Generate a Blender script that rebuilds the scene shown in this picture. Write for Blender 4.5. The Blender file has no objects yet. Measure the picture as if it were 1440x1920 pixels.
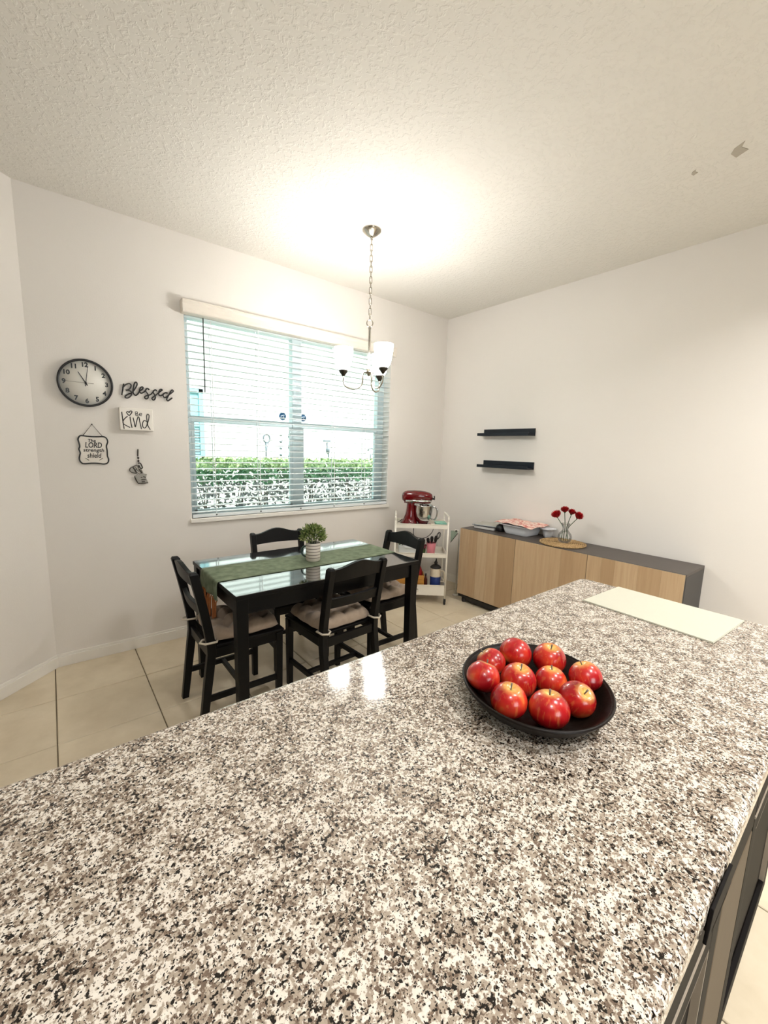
import bpy, math, random
from mathutils import Vector, Matrix
random.seed(7)
R = math.radians
PI = math.pi
scene = bpy.context.scene
COL = scene.collection

# ------------------------------------------------------------------ camera, world, sun, big lights, exposure
def look_axes(yaw, pitch, roll):
    f = Vector((math.sin(yaw) * math.cos(pitch), math.cos(yaw) * math.cos(pitch), math.sin(pitch)))
    r0 = Vector((math.cos(yaw), -math.sin(yaw), 0)); u0 = r0.cross(f)
    r = r0 * math.cos(roll) + u0 * math.sin(roll); u = -r0 * math.sin(roll) + u0 * math.cos(roll)
    return r, u, f
cam_data = bpy.data.cameras.new('camera'); cam = bpy.data.objects.new('camera', cam_data); COL.objects.link(cam)
cr, cu_, cf = look_axes(R(39.072), R(-8.567), R(1.646))
cam.matrix_world = Matrix(((cr.x, cu_.x, -cf.x, -3.41), (cr.y, cu_.y, -cf.y, -3.205), (cr.z, cu_.z, -cf.z, 1.435), (0, 0, 0, 1)))
cam_data.sensor_fit = 'VERTICAL'; cam_data.sensor_height = 36; cam_data.lens = 769.72 / 1920 * 36
cam_data.clip_start = 0.02
scene.camera = cam

world = bpy.data.worlds.new('world'); scene.world = world; world.use_nodes = True
bg = world.node_tree.nodes['Background']; bg.inputs[0].default_value = (0.78, 0.95, 1.0, 1); bg.inputs[1].default_value = 1.35
sun_d = bpy.data.lights.new('sun', 'SUN'); sun_d.energy = 3.8; sun_d.angle = R(2); sun_d.color = (1, .97, .92)
sun = bpy.data.objects.new('sun', sun_d); COL.objects.link(sun); sun.rotation_euler = (R(40), 0, R(14))
# added fill light in an unseen back opening, imitating daylight behind the camera
def area_light(name, loc, rot, sx, sy, energy, color):
    d = bpy.data.lights.new(name, 'AREA'); d.shape = 'RECTANGLE'; d.size = sx; d.size_y = sy; d.energy = energy; d.color = color
    o = bpy.data.objects.new(name, d); COL.objects.link(o); o.location = loc; o.rotation_euler = rot
    return o
area_light('back_fill', (-3.3, -5.62, 1.1), (R(90), 0, 0), 1.3, 2.0, 24, (.98, .99, 1))
CHANDELIER_SHADE = 35.0      # radiance of the lit frosted shades
CHANDELIER_BULB = 2.4        # watts of each bulb, thrown up through the open shade
CAN_FILL = 11.0              # watts of each added ceiling fill light, out of view
vs = scene.view_settings
vs.view_transform = 'Standard'; vs.look = 'None'; vs.gamma = 1; vs.exposure = 0.95; vs.use_curve_mapping = False
try:
    scene.cycles.use_denoising = True
    scene.cycles.max_bounces = 10
    scene.cycles.sample_clamp_indirect = 8
except Exception:
    pass

# ------------------------------------------------------------------ materials
def lin(c):
    return tuple(((x / 255) / 12.92 if x / 255 <= .04045 else ((x / 255 + .055) / 1.055) ** 2.4) for x in c) + (1,)
MATS = {}
def new_mat(name):
    m = bpy.data.materials.new(name); m.use_nodes = True
    nt = m.node_tree; nt.nodes.clear()
    out = nt.nodes.new('ShaderNodeOutputMaterial'); p = nt.nodes.new('ShaderNodeBsdfPrincipled')
    nt.links.new(p.outputs[0], out.inputs[0]); MATS[name] = m
    return m, nt, p, out
def N(nt, t, **kw):
    n = nt.nodes.new('ShaderNode' + t)
    for k, v in kw.items():
        if k in n.inputs.keys(): n.inputs[k].default_value = v
        else: setattr(n, k, v)
    return n
def ramp(nt, fac, stops, interp='LINEAR'):
    r = nt.nodes.new('ShaderNodeValToRGB'); r.color_ramp.interpolation = interp
    els = r.color_ramp.elements
    while len(els) < len(stops): els.new(.5)
    for e, (p, c) in zip(els, stops): e.position = p; e.color = c
    nt.links.new(fac, r.inputs[0]); return r.outputs[0]
def mixc(nt, fac, a, b, mode='MIX'):
    n = nt.nodes.new('ShaderNodeMix'); n.data_type = 'RGBA'; n.blend_type = mode
    for s, v in ((n.inputs[0], fac), (n.inputs[6], a), (n.inputs[7], b)):
        if hasattr(v, 'links'): nt.links.new(v, s)
        else: s.default_value = v
    return n.outputs[2]
def mathn(nt, op, a, b=0.0, c=None):
    n = nt.nodes.new('ShaderNodeMath'); n.operation = op
    for s, v in zip(n.inputs, (a, b, c)):
        if v is None: continue
        if hasattr(v, 'links'): nt.links.new(v, s)
        else: s.default_value = v
    return n.outputs[0]
def coords(nt, kind='Object'):
    return nt.nodes.new('ShaderNodeTexCoord').outputs[kind]
def bump(nt, p, h, strength=.3, dist=.002):
    b = N(nt, 'Bump'); b.inputs['Strength'].default_value = strength; b.inputs['Distance'].default_value = dist
    nt.links.new(h, b.inputs['Height']); nt.links.new(b.outputs[0], p.inputs['Normal'])
def simple(name, rgb, rough=.5, metal=0., var=.10, vscale=30, bmp=0., bscale=200, spec=.5, coat=0., sheen=0.):
    """Plain surface with a faint procedural mottling and optional fine relief."""
    m, nt, p, o = new_mat(name)
    c = lin(rgb); d = tuple(x * (1 - var) for x in c[:3]) + (1,)
    co = coords(nt); n = N(nt, 'TexNoise', Scale=vscale, Detail=3.0); nt.links.new(co, n.inputs['Vector'])
    nt.links.new(mixc(nt, n.outputs[0], d, tuple(min(1, x * (1 + var * .6)) for x in c[:3]) + (1,)), p.inputs['Base Color'])
    p.inputs['Roughness'].default_value = rough; p.inputs['Metallic'].default_value = metal
    p.inputs['Specular IOR Level'].default_value = spec; p.inputs['Coat Weight'].default_value = coat
    p.inputs['Coat Roughness'].default_value = .06; p.inputs['Sheen Weight'].default_value = sheen
    if bmp:
        n2 = N(nt, 'TexNoise', Scale=bscale, Detail=4.0); nt.links.new(co, n2.inputs['Vector']); bump(nt, p, n2.outputs[0], bmp)
    return m

simple('wall_paint', (228, 223, 216), .75, var=.015, vscale=3, bmp=.25, bscale=140, spec=.25)
simple('low_bounce_dark', (92, 78, 66), .5, var=.15)  # dark wall colour, added to cut light bounced from the unseen kitchen
simple('trim_white', (236, 232, 224), .45, var=.02)
simple('grout', (118, 106, 86), .9, var=.15)
simple('vinyl_white', (206, 220, 223), .4, var=.02)
simple('valance_cream', (226, 218, 206), .45, var=.03)
simple('slat_white', (226, 232, 233), .4, var=.02)
simple('cord_grey', (150, 155, 155), .6)
simple('wand_grey', (92, 98, 98), .35)
simple('black_lacquer', (5, 5, 6), .42, var=.2, spec=.22)
simple('table_black', (10, 10, 12), .09, var=.2, coat=1.0, vscale=12, spec=1.0)
MATS['table_black'].node_tree.nodes['Principled BSDF'].inputs['Coat IOR'].default_value = 2.6
simple('cushion_beige', (168, 150, 132), .9, var=.22, vscale=45, bmp=.4, bscale=500, sheen=.3)
simple('tie_cream', (205, 196, 180), .9, bmp=.3)
simple('tassel_rust', (158, 96, 50), .9, var=.35, vscale=120)
simple('clock_black', (20, 20, 22), .35)
simple('ink_black', (24, 23, 22), .6)
simple('clock_face', (226, 223, 214), .5, var=.02)
simple('second_grey', (120, 112, 100), .4)
simple('sign_white', (238, 233, 224), .6, var=.03)
simple('plaque_white', (226, 220, 210), .6, var=.05)
simple('wire_black', (30, 28, 27), .5)
simple('pewter', (150, 145, 136), .42, .8, var=.3, vscale=160, bmp=.3)
simple('pewter_dark', (62, 57, 50), .5, .6)
simple('nickel', (176, 170, 158), .22, 1.0, var=.06)
simple('bronze_dark', (70, 66, 60), .3, 1.0, var=.1)
simple('ledge_navy', (10, 17, 28), .42, var=.15, spec=.3)
simple('sideboard_dark', (74, 66, 61), .45, var=.16, vscale=18)
simple('sideboard_side', (36, 33, 32), .4, var=.2)
simple('dish_white', (234, 236, 240), .18, var=.03, coat=.4)
simple('dish_grey', (178, 176, 166), .25, var=.04)
simple('book_black', (20, 20, 24), .4)
simple('book_pages', (205, 203, 198), .8, var=.1, vscale=300)
simple('tablet_grey', (150, 154, 158), .3, var=.1)
simple('stem_green', (58, 78, 48), .6, var=.3)
simple('petal_red', (188, 8, 20), .65, var=.35, vscale=60)
simple('cart_white', (232, 227, 214), .4, var=.03)
simple('rubber_dark', (34, 30, 30), .6)
simple('mixer_red', (96, 0, 6), .14, var=.12, coat=.5)
simple('steel', (200, 200, 200), .14, 1.0, var=.05)
simple('chrome_trim', (215, 215, 212), .1, 1.0)
simple('pink_ceramic', (206, 122, 132), .4, var=.05)
simple('utensil_black', (30, 26, 26), .4)
simple('red_deep', (134, 10, 18), .4, var=.2)
simple('wine_dark', (92, 18, 34), .5, var=.4, vscale=60)
simple('mint_plastic', (128, 190, 168), .35, var=.08)
simple('pine_wood', (196, 140, 62), .5, var=.2, vscale=40)
simple('bin_white', (226, 230, 228), .5, var=.03)
simple('amber_brown', (78, 34, 24), .3)
simple('canister_cream', (214, 202, 178), .3, var=.15, vscale=50)
simple('canister_blue', (32, 58, 124), .3, var=.2)
simple('leaf_dark', (48, 74, 30), .6, var=.4, vscale=50)
simple('soil', (46, 36, 26), .95, var=.3)
simple('mug_white', (222, 214, 202), .35, var=.03)
simple('mug_stripe', (140, 128, 120), .4)
simple('mug_handle', (40, 62, 58), .35)
simple('bowl_metal', (22, 15, 11), .42, .0, var=.5, vscale=90, bmp=.25, bscale=160, spec=.18)
simple('towel_cream', (188, 186, 168), .9, var=.04, vscale=90, bmp=.5, bscale=420, sheen=.2)
simple('cabinet_black', (16, 13, 12), .6, var=.2, spec=.12)
simple('cabinet_taupe', (92, 80, 64), .6, var=.1, spec=.2)
simple('highlight_taupe', (150, 138, 122), .5)  # bevel highlights, painted as pale strips
simple('plaster_bare', (176, 168, 154), .9)
simple('panel_white', (224, 219, 209), .6, var=.02)
simple('neighbour_stucco', (238, 236, 232), .9, var=.03, bmp=.4, bscale=60)
simple('neighbour_trim', (150, 190, 196), .5)
simple('grass', (110, 140, 80), .9, var=.3, vscale=20)
simple('twig_brown', (110, 98, 88), .9, var=.3)
simple('garden_metal', (128, 134, 140), .4, .5)
simple('sticker_blue', (46, 96, 140), .4)
simple('sticker_white', (225, 232, 236), .4)
simple('switch_dark', (40, 40, 42), .4)

def granite():
    m, nt, p, o = new_mat('granite')
    co = coords(nt)
    def noise(scale, off, detail=2.0, rough=.55, dist=0.0):
        mp = N(nt, 'Mapping'); mp.inputs['Location'].default_value = off; nt.links.new(co, mp.inputs['Vector'])
        n = N(nt, 'TexNoise', Scale=scale, Detail=detail, Roughness=rough, Distortion=dist); nt.links.new(mp.outputs[0], n.inputs['Vector'])
        return n.outputs[0]
    def step(v, a, b): return ramp(nt, v, [(a, (0, 0, 0, 1)), (b, (1, 1, 1, 1))])
    low = mathn(nt, 'MULTIPLY', mathn(nt, 'SUBTRACT', noise(30.0, (0, 0, 0), 2.0), .5), .27)
    a = mathn(nt, 'ADD', noise(165.0, (3.1, 1.7, .4), 2.5), low)
    b = mathn(nt, 'ADD', noise(205.0, (7.7, 4.2, 1.1), 2.5, .6, .3), low)
    d = mathn(nt, 'ADD', noise(235.0, (1.3, 9.4, 2.6), 2.0, .5, .2), mathn(nt, 'MULTIPLY', low, .8))
    e = noise(380.0, (5.2, 2.8, 3.3), 1.0)
    c = mixc(nt, noise(130.0, (2, 5, 8)), lin((190, 179, 164)), lin((226, 220, 209)))
    c = mixc(nt, step(a, .465, .53), c, mixc(nt, noise(200.0, (4, 4, 1)), lin((126, 113, 99)), lin((178, 165, 148))))
    c = mixc(nt, step(b, .54, .585), c, mixc(nt, noise(160.0, (6, 1, 1)), lin((70, 57, 48)), lin((132, 114, 98))))
    c = mixc(nt, step(d, .585, .62), c, lin((22, 18, 16)))
    c = mixc(nt, step(e, .645, .68), c, lin((36, 29, 25)))
    nt.links.new(c, p.inputs['Base Color']); p.inputs['Roughness'].default_value = .09
    p.inputs['Specular IOR Level'].default_value = .5
granite()

def ceiling_mat():
    m, nt, p, o = new_mat('ceiling_knockdown')
    co = coords(nt)
    n = N(nt, 'TexNoise', Scale=42.0, Detail=2.5, Roughness=.6, Distortion=.5); nt.links.new(co, n.inputs['Vector'])
    h = ramp(nt, n.outputs[0], [(.50, (0, 0, 0, 1)), (.62, (1, 1, 1, 1))])
    p.inputs['Base Color'].default_value = lin((224, 221, 213)); p.inputs['Roughness'].default_value = .9
    p.inputs['Specular IOR Level'].default_value = .15
    bump(nt, p, h, .5, .004)
ceiling_mat()

def tile_mat():
    m, nt, p, o = new_mat('floor_tile')
    co = coords(nt); oi = nt.nodes.new('ShaderNodeObjectInfo')
    ad = N(nt, 'VectorMath', operation='ADD'); nt.links.new(co, ad.inputs[0]); nt.links.new(oi.outputs['Location'], ad.inputs[1])
    n = N(nt, 'TexNoise', Scale=5.0, Detail=6.0, Roughness=.6); nt.links.new(ad.outputs[0], n.inputs['Vector'])
    c = ramp(nt, n.outputs[0], [(.25, lin((196, 181, 154))), (.75, lin((220, 207, 182)))])
    c = mixc(nt, mathn(nt, 'MULTIPLY', oi.outputs['Random'], .12), c, lin((188, 174, 148)))
    nt.links.new(c, p.inputs['Base Color']); p.inputs['Roughness'].default_value = .34
    n2 = N(nt, 'TexNoise', Scale=60.0, Detail=4.0); nt.links.new(ad.outputs[0], n2.inputs['Vector']); bump(nt, p, n2.outputs[0], .08)
tile_mat()

def plank_mat():
    m, nt, p, o = new_mat('oak_plank')
    co = coords(nt); oi = nt.nodes.new('ShaderNodeObjectInfo')
    off = N(nt, 'VectorMath', operation='MULTIPLY_ADD'); nt.links.new(oi.outputs['Random'], off.inputs[0]); off.inputs[1].default_value = (7, 9, 5); nt.links.new(co, off.inputs[2])
    mp = N(nt, 'Mapping'); mp.inputs['Scale'].default_value = (30, 30, 1.6); nt.links.new(off.outputs[0], mp.inputs['Vector'])
    n = N(nt, 'TexNoise', Scale=2.0, Detail=6.0, Roughness=.6, Distortion=.4); nt.links.new(mp.outputs[0], n.inputs['Vector'])
    tone = ramp(nt, oi.outputs['Random'], [(0, lin((172, 144, 110))), (.35, lin((194, 168, 134))), (.7, lin((182, 155, 121))), (1, lin((206, 184, 152)))])
    dark = mixc(nt, .30, tone, lin((136, 100, 66)))
    nt.links.new(mixc(nt, ramp(nt, n.outputs[0], [(.3, (0, 0, 0, 1)), (.7, (1, 1, 1, 1))]), dark, tone), p.inputs['Base Color'])
    p.inputs['Roughness'].default_value = .45
    bump(nt, p, n.outputs[0], .08)
plank_mat()

def apple_mat():
    m, nt, p, o = new_mat('apple_skin')
    co = coords(nt); oi = nt.nodes.new('ShaderNodeObjectInfo')
    off = N(nt, 'VectorMath', operation='MULTIPLY_ADD'); nt.links.new(oi.outputs['Random'], off.inputs[0]); off.inputs[1].default_value = (3, 5, 2); nt.links.new(co, off.inputs[2])
    n = N(nt, 'TexNoise', Scale=16.0, Detail=2.0); nt.links.new(off.outputs[0], n.inputs['Vector'])
    mp = N(nt, 'Mapping'); mp.inputs['Scale'].default_value = (150, 150, 16); nt.links.new(off.outputs[0], mp.inputs['Vector'])
    st = N(nt, 'TexNoise', Scale=1.0, Detail=3.0); nt.links.new(mp.outputs[0], st.inputs['Vector'])
    sx = N(nt, 'SeparateXYZ'); nt.links.new(co, sx.inputs[0])
    rr = mathn(nt, 'SQRT', mathn(nt, 'ADD', mathn(nt, 'MULTIPLY', sx.outputs[0], sx.outputs[0]), mathn(nt, 'MULTIPLY', sx.outputs[1], sx.outputs[1])))
    cap = mathn(nt, 'MULTIPLY', mathn(nt, 'LESS_THAN', rr, .5), ramp(nt, mathn(nt, 'MULTIPLY', rr, 28.0), [(.15, (1, 1, 1, 1)), (.62, (0, 0, 0, 1))]))
    cap = mathn(nt, 'MULTIPLY', cap, mathn(nt, 'GREATER_THAN', sx.outputs[2], 0.0))
    red = ramp(nt, n.outputs[0], [(.30, lin((122, 8, 16))), (.47, lin((170, 18, 24))), (.59, lin((196, 54, 32))), (.71, lin((226, 144, 70)))])
    red = mixc(nt, ramp(nt, st.outputs[0], [(.55, (0, 0, 0, 1)), (.72, (.28, .28, .28, 1))]), red, lin((226, 150, 80)))
    c = mixc(nt, mathn(nt, 'MULTIPLY', cap, mathn(nt, 'ADD', .35, mathn(nt, 'MULTIPLY', st.outputs[0], .8))), red, lin((226, 196, 104)))
    nt.links.new(c, p.inputs['Base Color']); p.inputs['Roughness'].default_value = .26; p.inputs['Coat Weight'].default_value = .25
    p.inputs['Subsurface Weight'].default_value = 0.0
apple_mat()

def runner_mat():
    m, nt, p, o = new_mat('runner_green')
    co = coords(nt)
    n = N(nt, 'TexNoise', Scale=22.0, Detail=4.0); nt.links.new(co, n.inputs['Vector'])
    w = N(nt, 'TexNoise', Scale=420.0, Detail=1.0); nt.links.new(co, w.inputs['Vector'])
    nt.links.new(ramp(nt, n.outputs[0], [(.3, lin((90, 102, 78))), (.7, lin((124, 135, 110)))]), p.inputs['Base Color'])
    p.inputs['Roughness'].default_value = .95; bump(nt, p, w.outputs[0], .5, .002)
runner_mat()

def woven_mat():
    m, nt, p, o = new_mat('woven_straw')
    co = coords(nt)
    n = N(nt, 'TexNoise', Scale=120.0, Detail=3.0); nt.links.new(co, n.inputs['Vector'])
    nt.links.new(ramp(nt, n.outputs[0], [(.3, lin((120, 92, 56))), (.7, lin((196, 164, 116)))]), p.inputs['Base Color'])
    p.inputs['Roughness'].default_value = .9; bump(nt, p, n.outputs[0], .6, .003)
woven_mat()

def floral_mat():
    m, nt, p, o = new_mat('floral_cloth')
    co = coords(nt)
    v = N(nt, 'TexVoronoi', Scale=17.0); nt.links.new(co, v.inputs['Vector'])
    n = N(nt, 'TexNoise', Scale=26.0, Detail=3.0); nt.links.new(co, n.inputs['Vector'])
    c = ramp(nt, n.outputs[0], [(.36, lin((196, 118, 108))), (.46, lin((226, 170, 156))), (.56, lin((240, 222, 208))), (.68, lin((222, 158, 146)))])
    c = mixc(nt, ramp(nt, v.outputs['Distance'], [(.05, (1, 1, 1, 1)), (.16, (0, 0, 0, 1))]), c, lin((160, 92, 80)))
    nt.links.new(c, p.inputs['Base Color']); p.inputs['Roughness'].default_value = .7
floral_mat()

def glass_mat(name, tint, refl=.5):
    m, nt, p, o = new_mat(name)
    nt.nodes.remove(p)
    t = N(nt, 'BsdfTransparent'); t.inputs[0].default_value = tint
    g = N(nt, 'BsdfGlossy'); g.inputs['Roughness'].default_value = .02
    fr = N(nt, 'Fresnel', IOR=1.45); mx = N(nt, 'MixShader')
    nt.links.new(mathn(nt, 'MULTIPLY', fr.outputs[0], refl), mx.inputs[0]); nt.links.new(t.outputs[0], mx.inputs[1]); nt.links.new(g.outputs[0], mx.inputs[2])
    nt.links.new(mx.outputs[0], o.inputs[0])
glass_mat('window_glass', (.94, .98, .97, 1))
glass_mat('vase_glass', (.985, .99, .987, 1), .6)
glass_mat('green_plastic', (.70, .80, .74, 1), 1.0)

def emit_mat(name, rgb, strength):
    m, nt, p, o = new_mat(name)
    co = coords(nt); n = N(nt, 'TexNoise', Scale=14.0); nt.links.new(co, n.inputs['Vector'])
    nt.links.new(mixc(nt, n.outputs[0], rgb, tuple(x * .97 for x in rgb[:3]) + (1,)), p.inputs['Emission Color'])
    p.inputs['Base Color'].default_value = (.85, .83, .8, 1); p.inputs['Roughness'].default_value = .4
    p.inputs['Emission Strength'].default_value = strength
emit_mat('lit_shade', (1.0, .98, .95, 1), CHANDELIER_SHADE)
emit_mat('fill_can', (1.0, .93, .84, 1), 20.0)  # glow of the added ceiling fill lights

def leaf_mat(name, a, b, c):
    m, nt, p, o = new_mat(name)
    at = N(nt, 'NewGeometry')
    nt.links.new(ramp(nt, at.outputs['Random Per Island'], [(0, lin(a)), (.5, lin(b)), (1, lin(c))]), p.inputs['Base Color'])
    p.inputs['Roughness'].default_value = .55
leaf_mat('hedge_painted_sun', (164, 184, 124), (128, 158, 104), (200, 212, 156))  # sunlight painted into the brighter top leaves
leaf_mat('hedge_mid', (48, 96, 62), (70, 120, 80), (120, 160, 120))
leaf_mat('hedge_painted_glare', (120, 116, 120), (150, 148, 150), (84, 84, 86))  # overexposure painted into the pale grey lower leaves
leaf_mat('plant_leaf', (52, 74, 26), (104, 126, 58), (186, 190, 132))

# ------------------------------------------------------------------ mesh builder
class MB:
    def __init__(self): self.v = []; self.f = []; self.s = []
    def add(self, vs, fs, smooth=False, M=None):
        k = len(self.v)
        self.v += [tuple(M @ Vector(q)) if M is not None else tuple(q) for q in vs]
        self.f += [tuple(i + k for i in q) for q in fs]; self.s += [smooth] * len(fs)
        return self
    def box(self, lo, hi, M=None):
        x0, y0, z0 = lo; x1, y1, z1 = hi
        return self.add([(x0, y0, z0), (x1, y0, z0), (x1, y1, z0), (x0, y1, z0), (x0, y0, z1), (x1, y0, z1), (x1, y1, z1), (x0, y1, z1)],
                        [(3, 2, 1, 0), (4, 5, 6, 7), (0, 1, 5, 4), (1, 2, 6, 5), (2, 3, 7, 6), (3, 0, 4, 7)], False, M)
    def hexa(self, bottom, top):
        return self.add(list(bottom) + list(top), [(3, 2, 1, 0), (4, 5, 6, 7), (0, 1, 5, 4), (1, 2, 6, 5), (2, 3, 7, 6), (3, 0, 4, 7)])
    def tube(self, pts, r, n=8, closed=False, smooth=True):
        pts = [Vector(q) for q in pts]; m = len(pts); rs = r if isinstance(r, (list, tuple)) else [r] * m
        vs = []; ref = None
        for i, q in enumerate(pts):
            a = pts[(i - 1) % m] if (closed or i > 0) else q; b = pts[(i + 1) % m] if (closed or i < m - 1) else q
            t = (b - a); t = t.normalized() if t.length > 1e-9 else Vector((0, 0, 1))
            if ref is None:
                ref = Vector((0, 0, 1)) if abs(t.z) < .9 else Vector((1, 0, 0))
            u = (ref - t * ref.dot(t)); u = u.normalized() if u.length > 1e-6 else t.orthogonal().normalized()
            ref = u; w = t.cross(u)
            for j in range(n):
                an = 2 * PI * j / n; vs.append(q + (u * math.cos(an) + w * math.sin(an)) * rs[i])
        fs = []
        for i in range(m if closed else m - 1):
            for j in range(n):
                a = i * n + j; b = i * n + (j + 1) % n; c = ((i + 1) % m) * n + (j + 1) % n; d = ((i + 1) % m) * n + j
                fs.append((a, b, c, d))
        self.add(vs, fs, smooth)
        if not closed:
            self.add(vs[:n], [tuple(range(n - 1, -1, -1))]); self.add(vs[-n:], [tuple(range(n))])
        return self
    def lathe(self, prof, n=32, c=(0, 0, 0), M=None, smooth=True, a0=0., a1=2 * PI):
        vs = []; full = abs(a1 - a0 - 2 * PI) < 1e-6; cols = n if full else n + 1
        for r, z in prof:
            for j in range(cols):
                an = a0 + (a1 - a0) * j / n; vs.append((c[0] + r * math.cos(an), c[1] + r * math.sin(an), c[2] + z))
        fs = []
        for i in range(len(prof) - 1):
            for j in range(n):
                k = (j + 1) % cols
                fs.append((i * cols + j, i * cols + k, (i + 1) * cols + k, (i + 1) * cols + j))
        return self.add(vs, fs, smooth, M)
    def ball(self, c, r, nu=16, nv=10):
        rx, ry, rz = r if isinstance(r, (tuple, list)) else (r, r, r)
        prof = [(math.sin(PI * i / nv), -math.cos(PI * i / nv)) for i in range(nv + 1)]
        M = Matrix.Translation(c) @ Matrix.Diagonal((rx, ry, rz, 1))
        return self.lathe([(max(a, 1e-4), b) for a, b in prof], nu, M=M)
    def prism(self, poly, M, t, smooth=False):
        """poly: (a, b) points in the local XY plane of M, thickness t along local Z."""
        n = len(poly)
        vs = [(a, b, 0) for a, b in poly] + [(a, b, t) for a, b in poly]
        fs = [tuple(range(n - 1, -1, -1)), tuple(range(n, 2 * n))] + [(i, (i + 1) % n, n + (i + 1) % n, n + i) for i in range(n)]
        return self.add(vs, fs, smooth, M)
    def loft(self, rings, smooth=True, cap=True):
        n = len(rings[0]); vs = [q for r in rings for q in r]; fs = []
        for i in range(len(rings) - 1):
            for j in range(n):
                fs.append((i * n + j, i * n + (j + 1) % n, (i + 1) * n + (j + 1) % n, (i + 1) * n + j))
        self.add(vs, fs, smooth)
        if cap: self.add(rings[0], [tuple(range(n - 1, -1, -1))]); self.add(rings[-1], [tuple(range(n))])
        return self
    def mesh(self, name):
        me = bpy.data.meshes.new(name); me.from_pydata([tuple(q) for q in self.v], [], self.f); me.update()
        me.polygons.foreach_set('use_smooth', self.s)
        import bmesh
        bm = bmesh.new(); bm.from_mesh(me); bmesh.ops.remove_doubles(bm, verts=bm.verts, dist=1e-6)
        bmesh.ops.recalc_face_normals(bm, faces=bm.faces); bm.to_mesh(me); bm.free()
        return me
    def build(self, name, mat, parent=None, bevel=0., world=None, seg=2, sub=0):
        """world: the parent's world position when the vertices were given in world space."""
        if world is not None:
            w = Vector(world); self.v = [tuple(Vector(q) - w) for q in self.v]
        me = self.mesh(name); me.materials.append(MATS[mat])
        o = bpy.data.objects.new(name, me); COL.objects.link(o)
        if parent is not None: o.parent = parent
        if bevel:
            b = o.modifiers.new('bevel', 'BEVEL'); b.width = bevel; b.segments = seg; b.limit_method = 'ANGLE'; b.angle_limit = R(40)
        if sub:
            b = o.modifiers.new('subsurf', 'SUBSURF'); b.levels = sub; b.render_levels = sub
        return o

def tag(o, label=None, cat=None, group=None, kind=None):
    if label: o['label'] = label
    if cat: o['category'] = cat
    if group: o['group'] = group
    if kind: o['kind'] = kind
    return o
def thing(name, label, cat, loc=(0, 0, 0), rz=0., group=None):
    o = bpy.data.objects.new(name, None); COL.objects.link(o); o.empty_display_size = .05
    o.location = loc; o.rotation_euler = (0, 0, rz)
    return tag(o, label, cat, group)
def structure(name, kind='structure', loc=(0, 0, 0)):
    o = bpy.data.objects.new(name, None); COL.objects.link(o); o.location = loc; o.empty_display_size = .05
    o['kind'] = kind; return o
def copy_tree(o, parent=None):
    c = o.copy(); COL.objects.link(c); c.parent = parent
    for ch in list(o.children): copy_tree(ch, c)
    return c
def text_mb(body, size, M, depth=.001, shear=0., bold=0.):
    cu = bpy.data.curves.new('t', 'FONT'); cu.body = body; cu.size = size; cu.align_x = 'CENTER'; cu.align_y = 'CENTER'
    cu.extrude = depth; cu.shear = shear; cu.offset = bold; cu.resolution_u = 3
    ob = bpy.data.objects.new('t', cu); COL.objects.link(ob)
    dg = bpy.context.evaluated_depsgraph_get()
    me = bpy.data.meshes.new_from_object(ob.evaluated_get(dg))
    mb = MB(); mb.add([v.co.copy() for v in me.vertices], [tuple(p.vertices) for p in me.polygons], False, M)
    bpy.data.objects.remove(ob); bpy.data.curves.remove(cu); bpy.data.meshes.remove(me)
    return mb
def smooth_path(pts, n=5):
    """Catmull-Rom through the points."""
    P = [Vector(q) for q in pts]; out = []
    for i in range(len(P) - 1):
        a = P[max(i - 1, 0)]; b = P[i]; c = P[i + 1]; d = P[min(i + 2, len(P) - 1)]
        for k in range(n):
            t = k / n
            out.append(.5 * ((2 * b) + (c - a) * t + (2 * a - 5 * b + 4 * c - d) * t * t + (3 * b - a - 3 * c + d) * t ** 3))
    out.append(P[-1]); return out
WALLM = lambda x, y, z: Matrix.Translation((x, y, z)) @ Matrix.Rotation(R(90), 4, 'X')   # local XY -> the window wall, facing the room

# ------------------------------------------------------------------ room shell
H = 2.829
XL, YB = -5.05, -5.7           # far left and back of the kitchen behind the camera
def struct_mesh(mb, name, mat, bevel=0.):
    o = mb.build(name, mat, None, bevel); o['kind'] = 'structure'; return o
floor = struct_mesh(MB().box((-5.3, -5.9, -.08), (.15, .15, -.006)), 'floor', 'grout')
TS, TX, TY = .442, -3.482, -.431
full_tile = None
def tile_mesh(sx, sy):
    m = MB(); c = .0025; h = .006
    m.hexa([(-sx / 2, -sy / 2, -h), (sx / 2, -sy / 2, -h), (sx / 2, sy / 2, -h), (-sx / 2, sy / 2, -h)],
           [(-sx / 2, -sy / 2, -c), (sx / 2, -sy / 2, -c), (sx / 2, sy / 2, -c), (-sx / 2, sy / 2, -c)])
    m.hexa([(-sx / 2, -sy / 2, -c), (sx / 2, -sy / 2, -c), (sx / 2, sy / 2, -c), (-sx / 2, sy / 2, -c)],
           [(-sx / 2 + c, -sy / 2 + c, 0), (sx / 2 - c, -sy / 2 + c, 0), (sx / 2 - c, sy / 2 - c, 0), (-sx / 2 + c, sy / 2 - c, 0)])
    me = m.mesh('tile'); me.materials.append(MATS['floor_tile']); return me
tile_cache = {}
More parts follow.
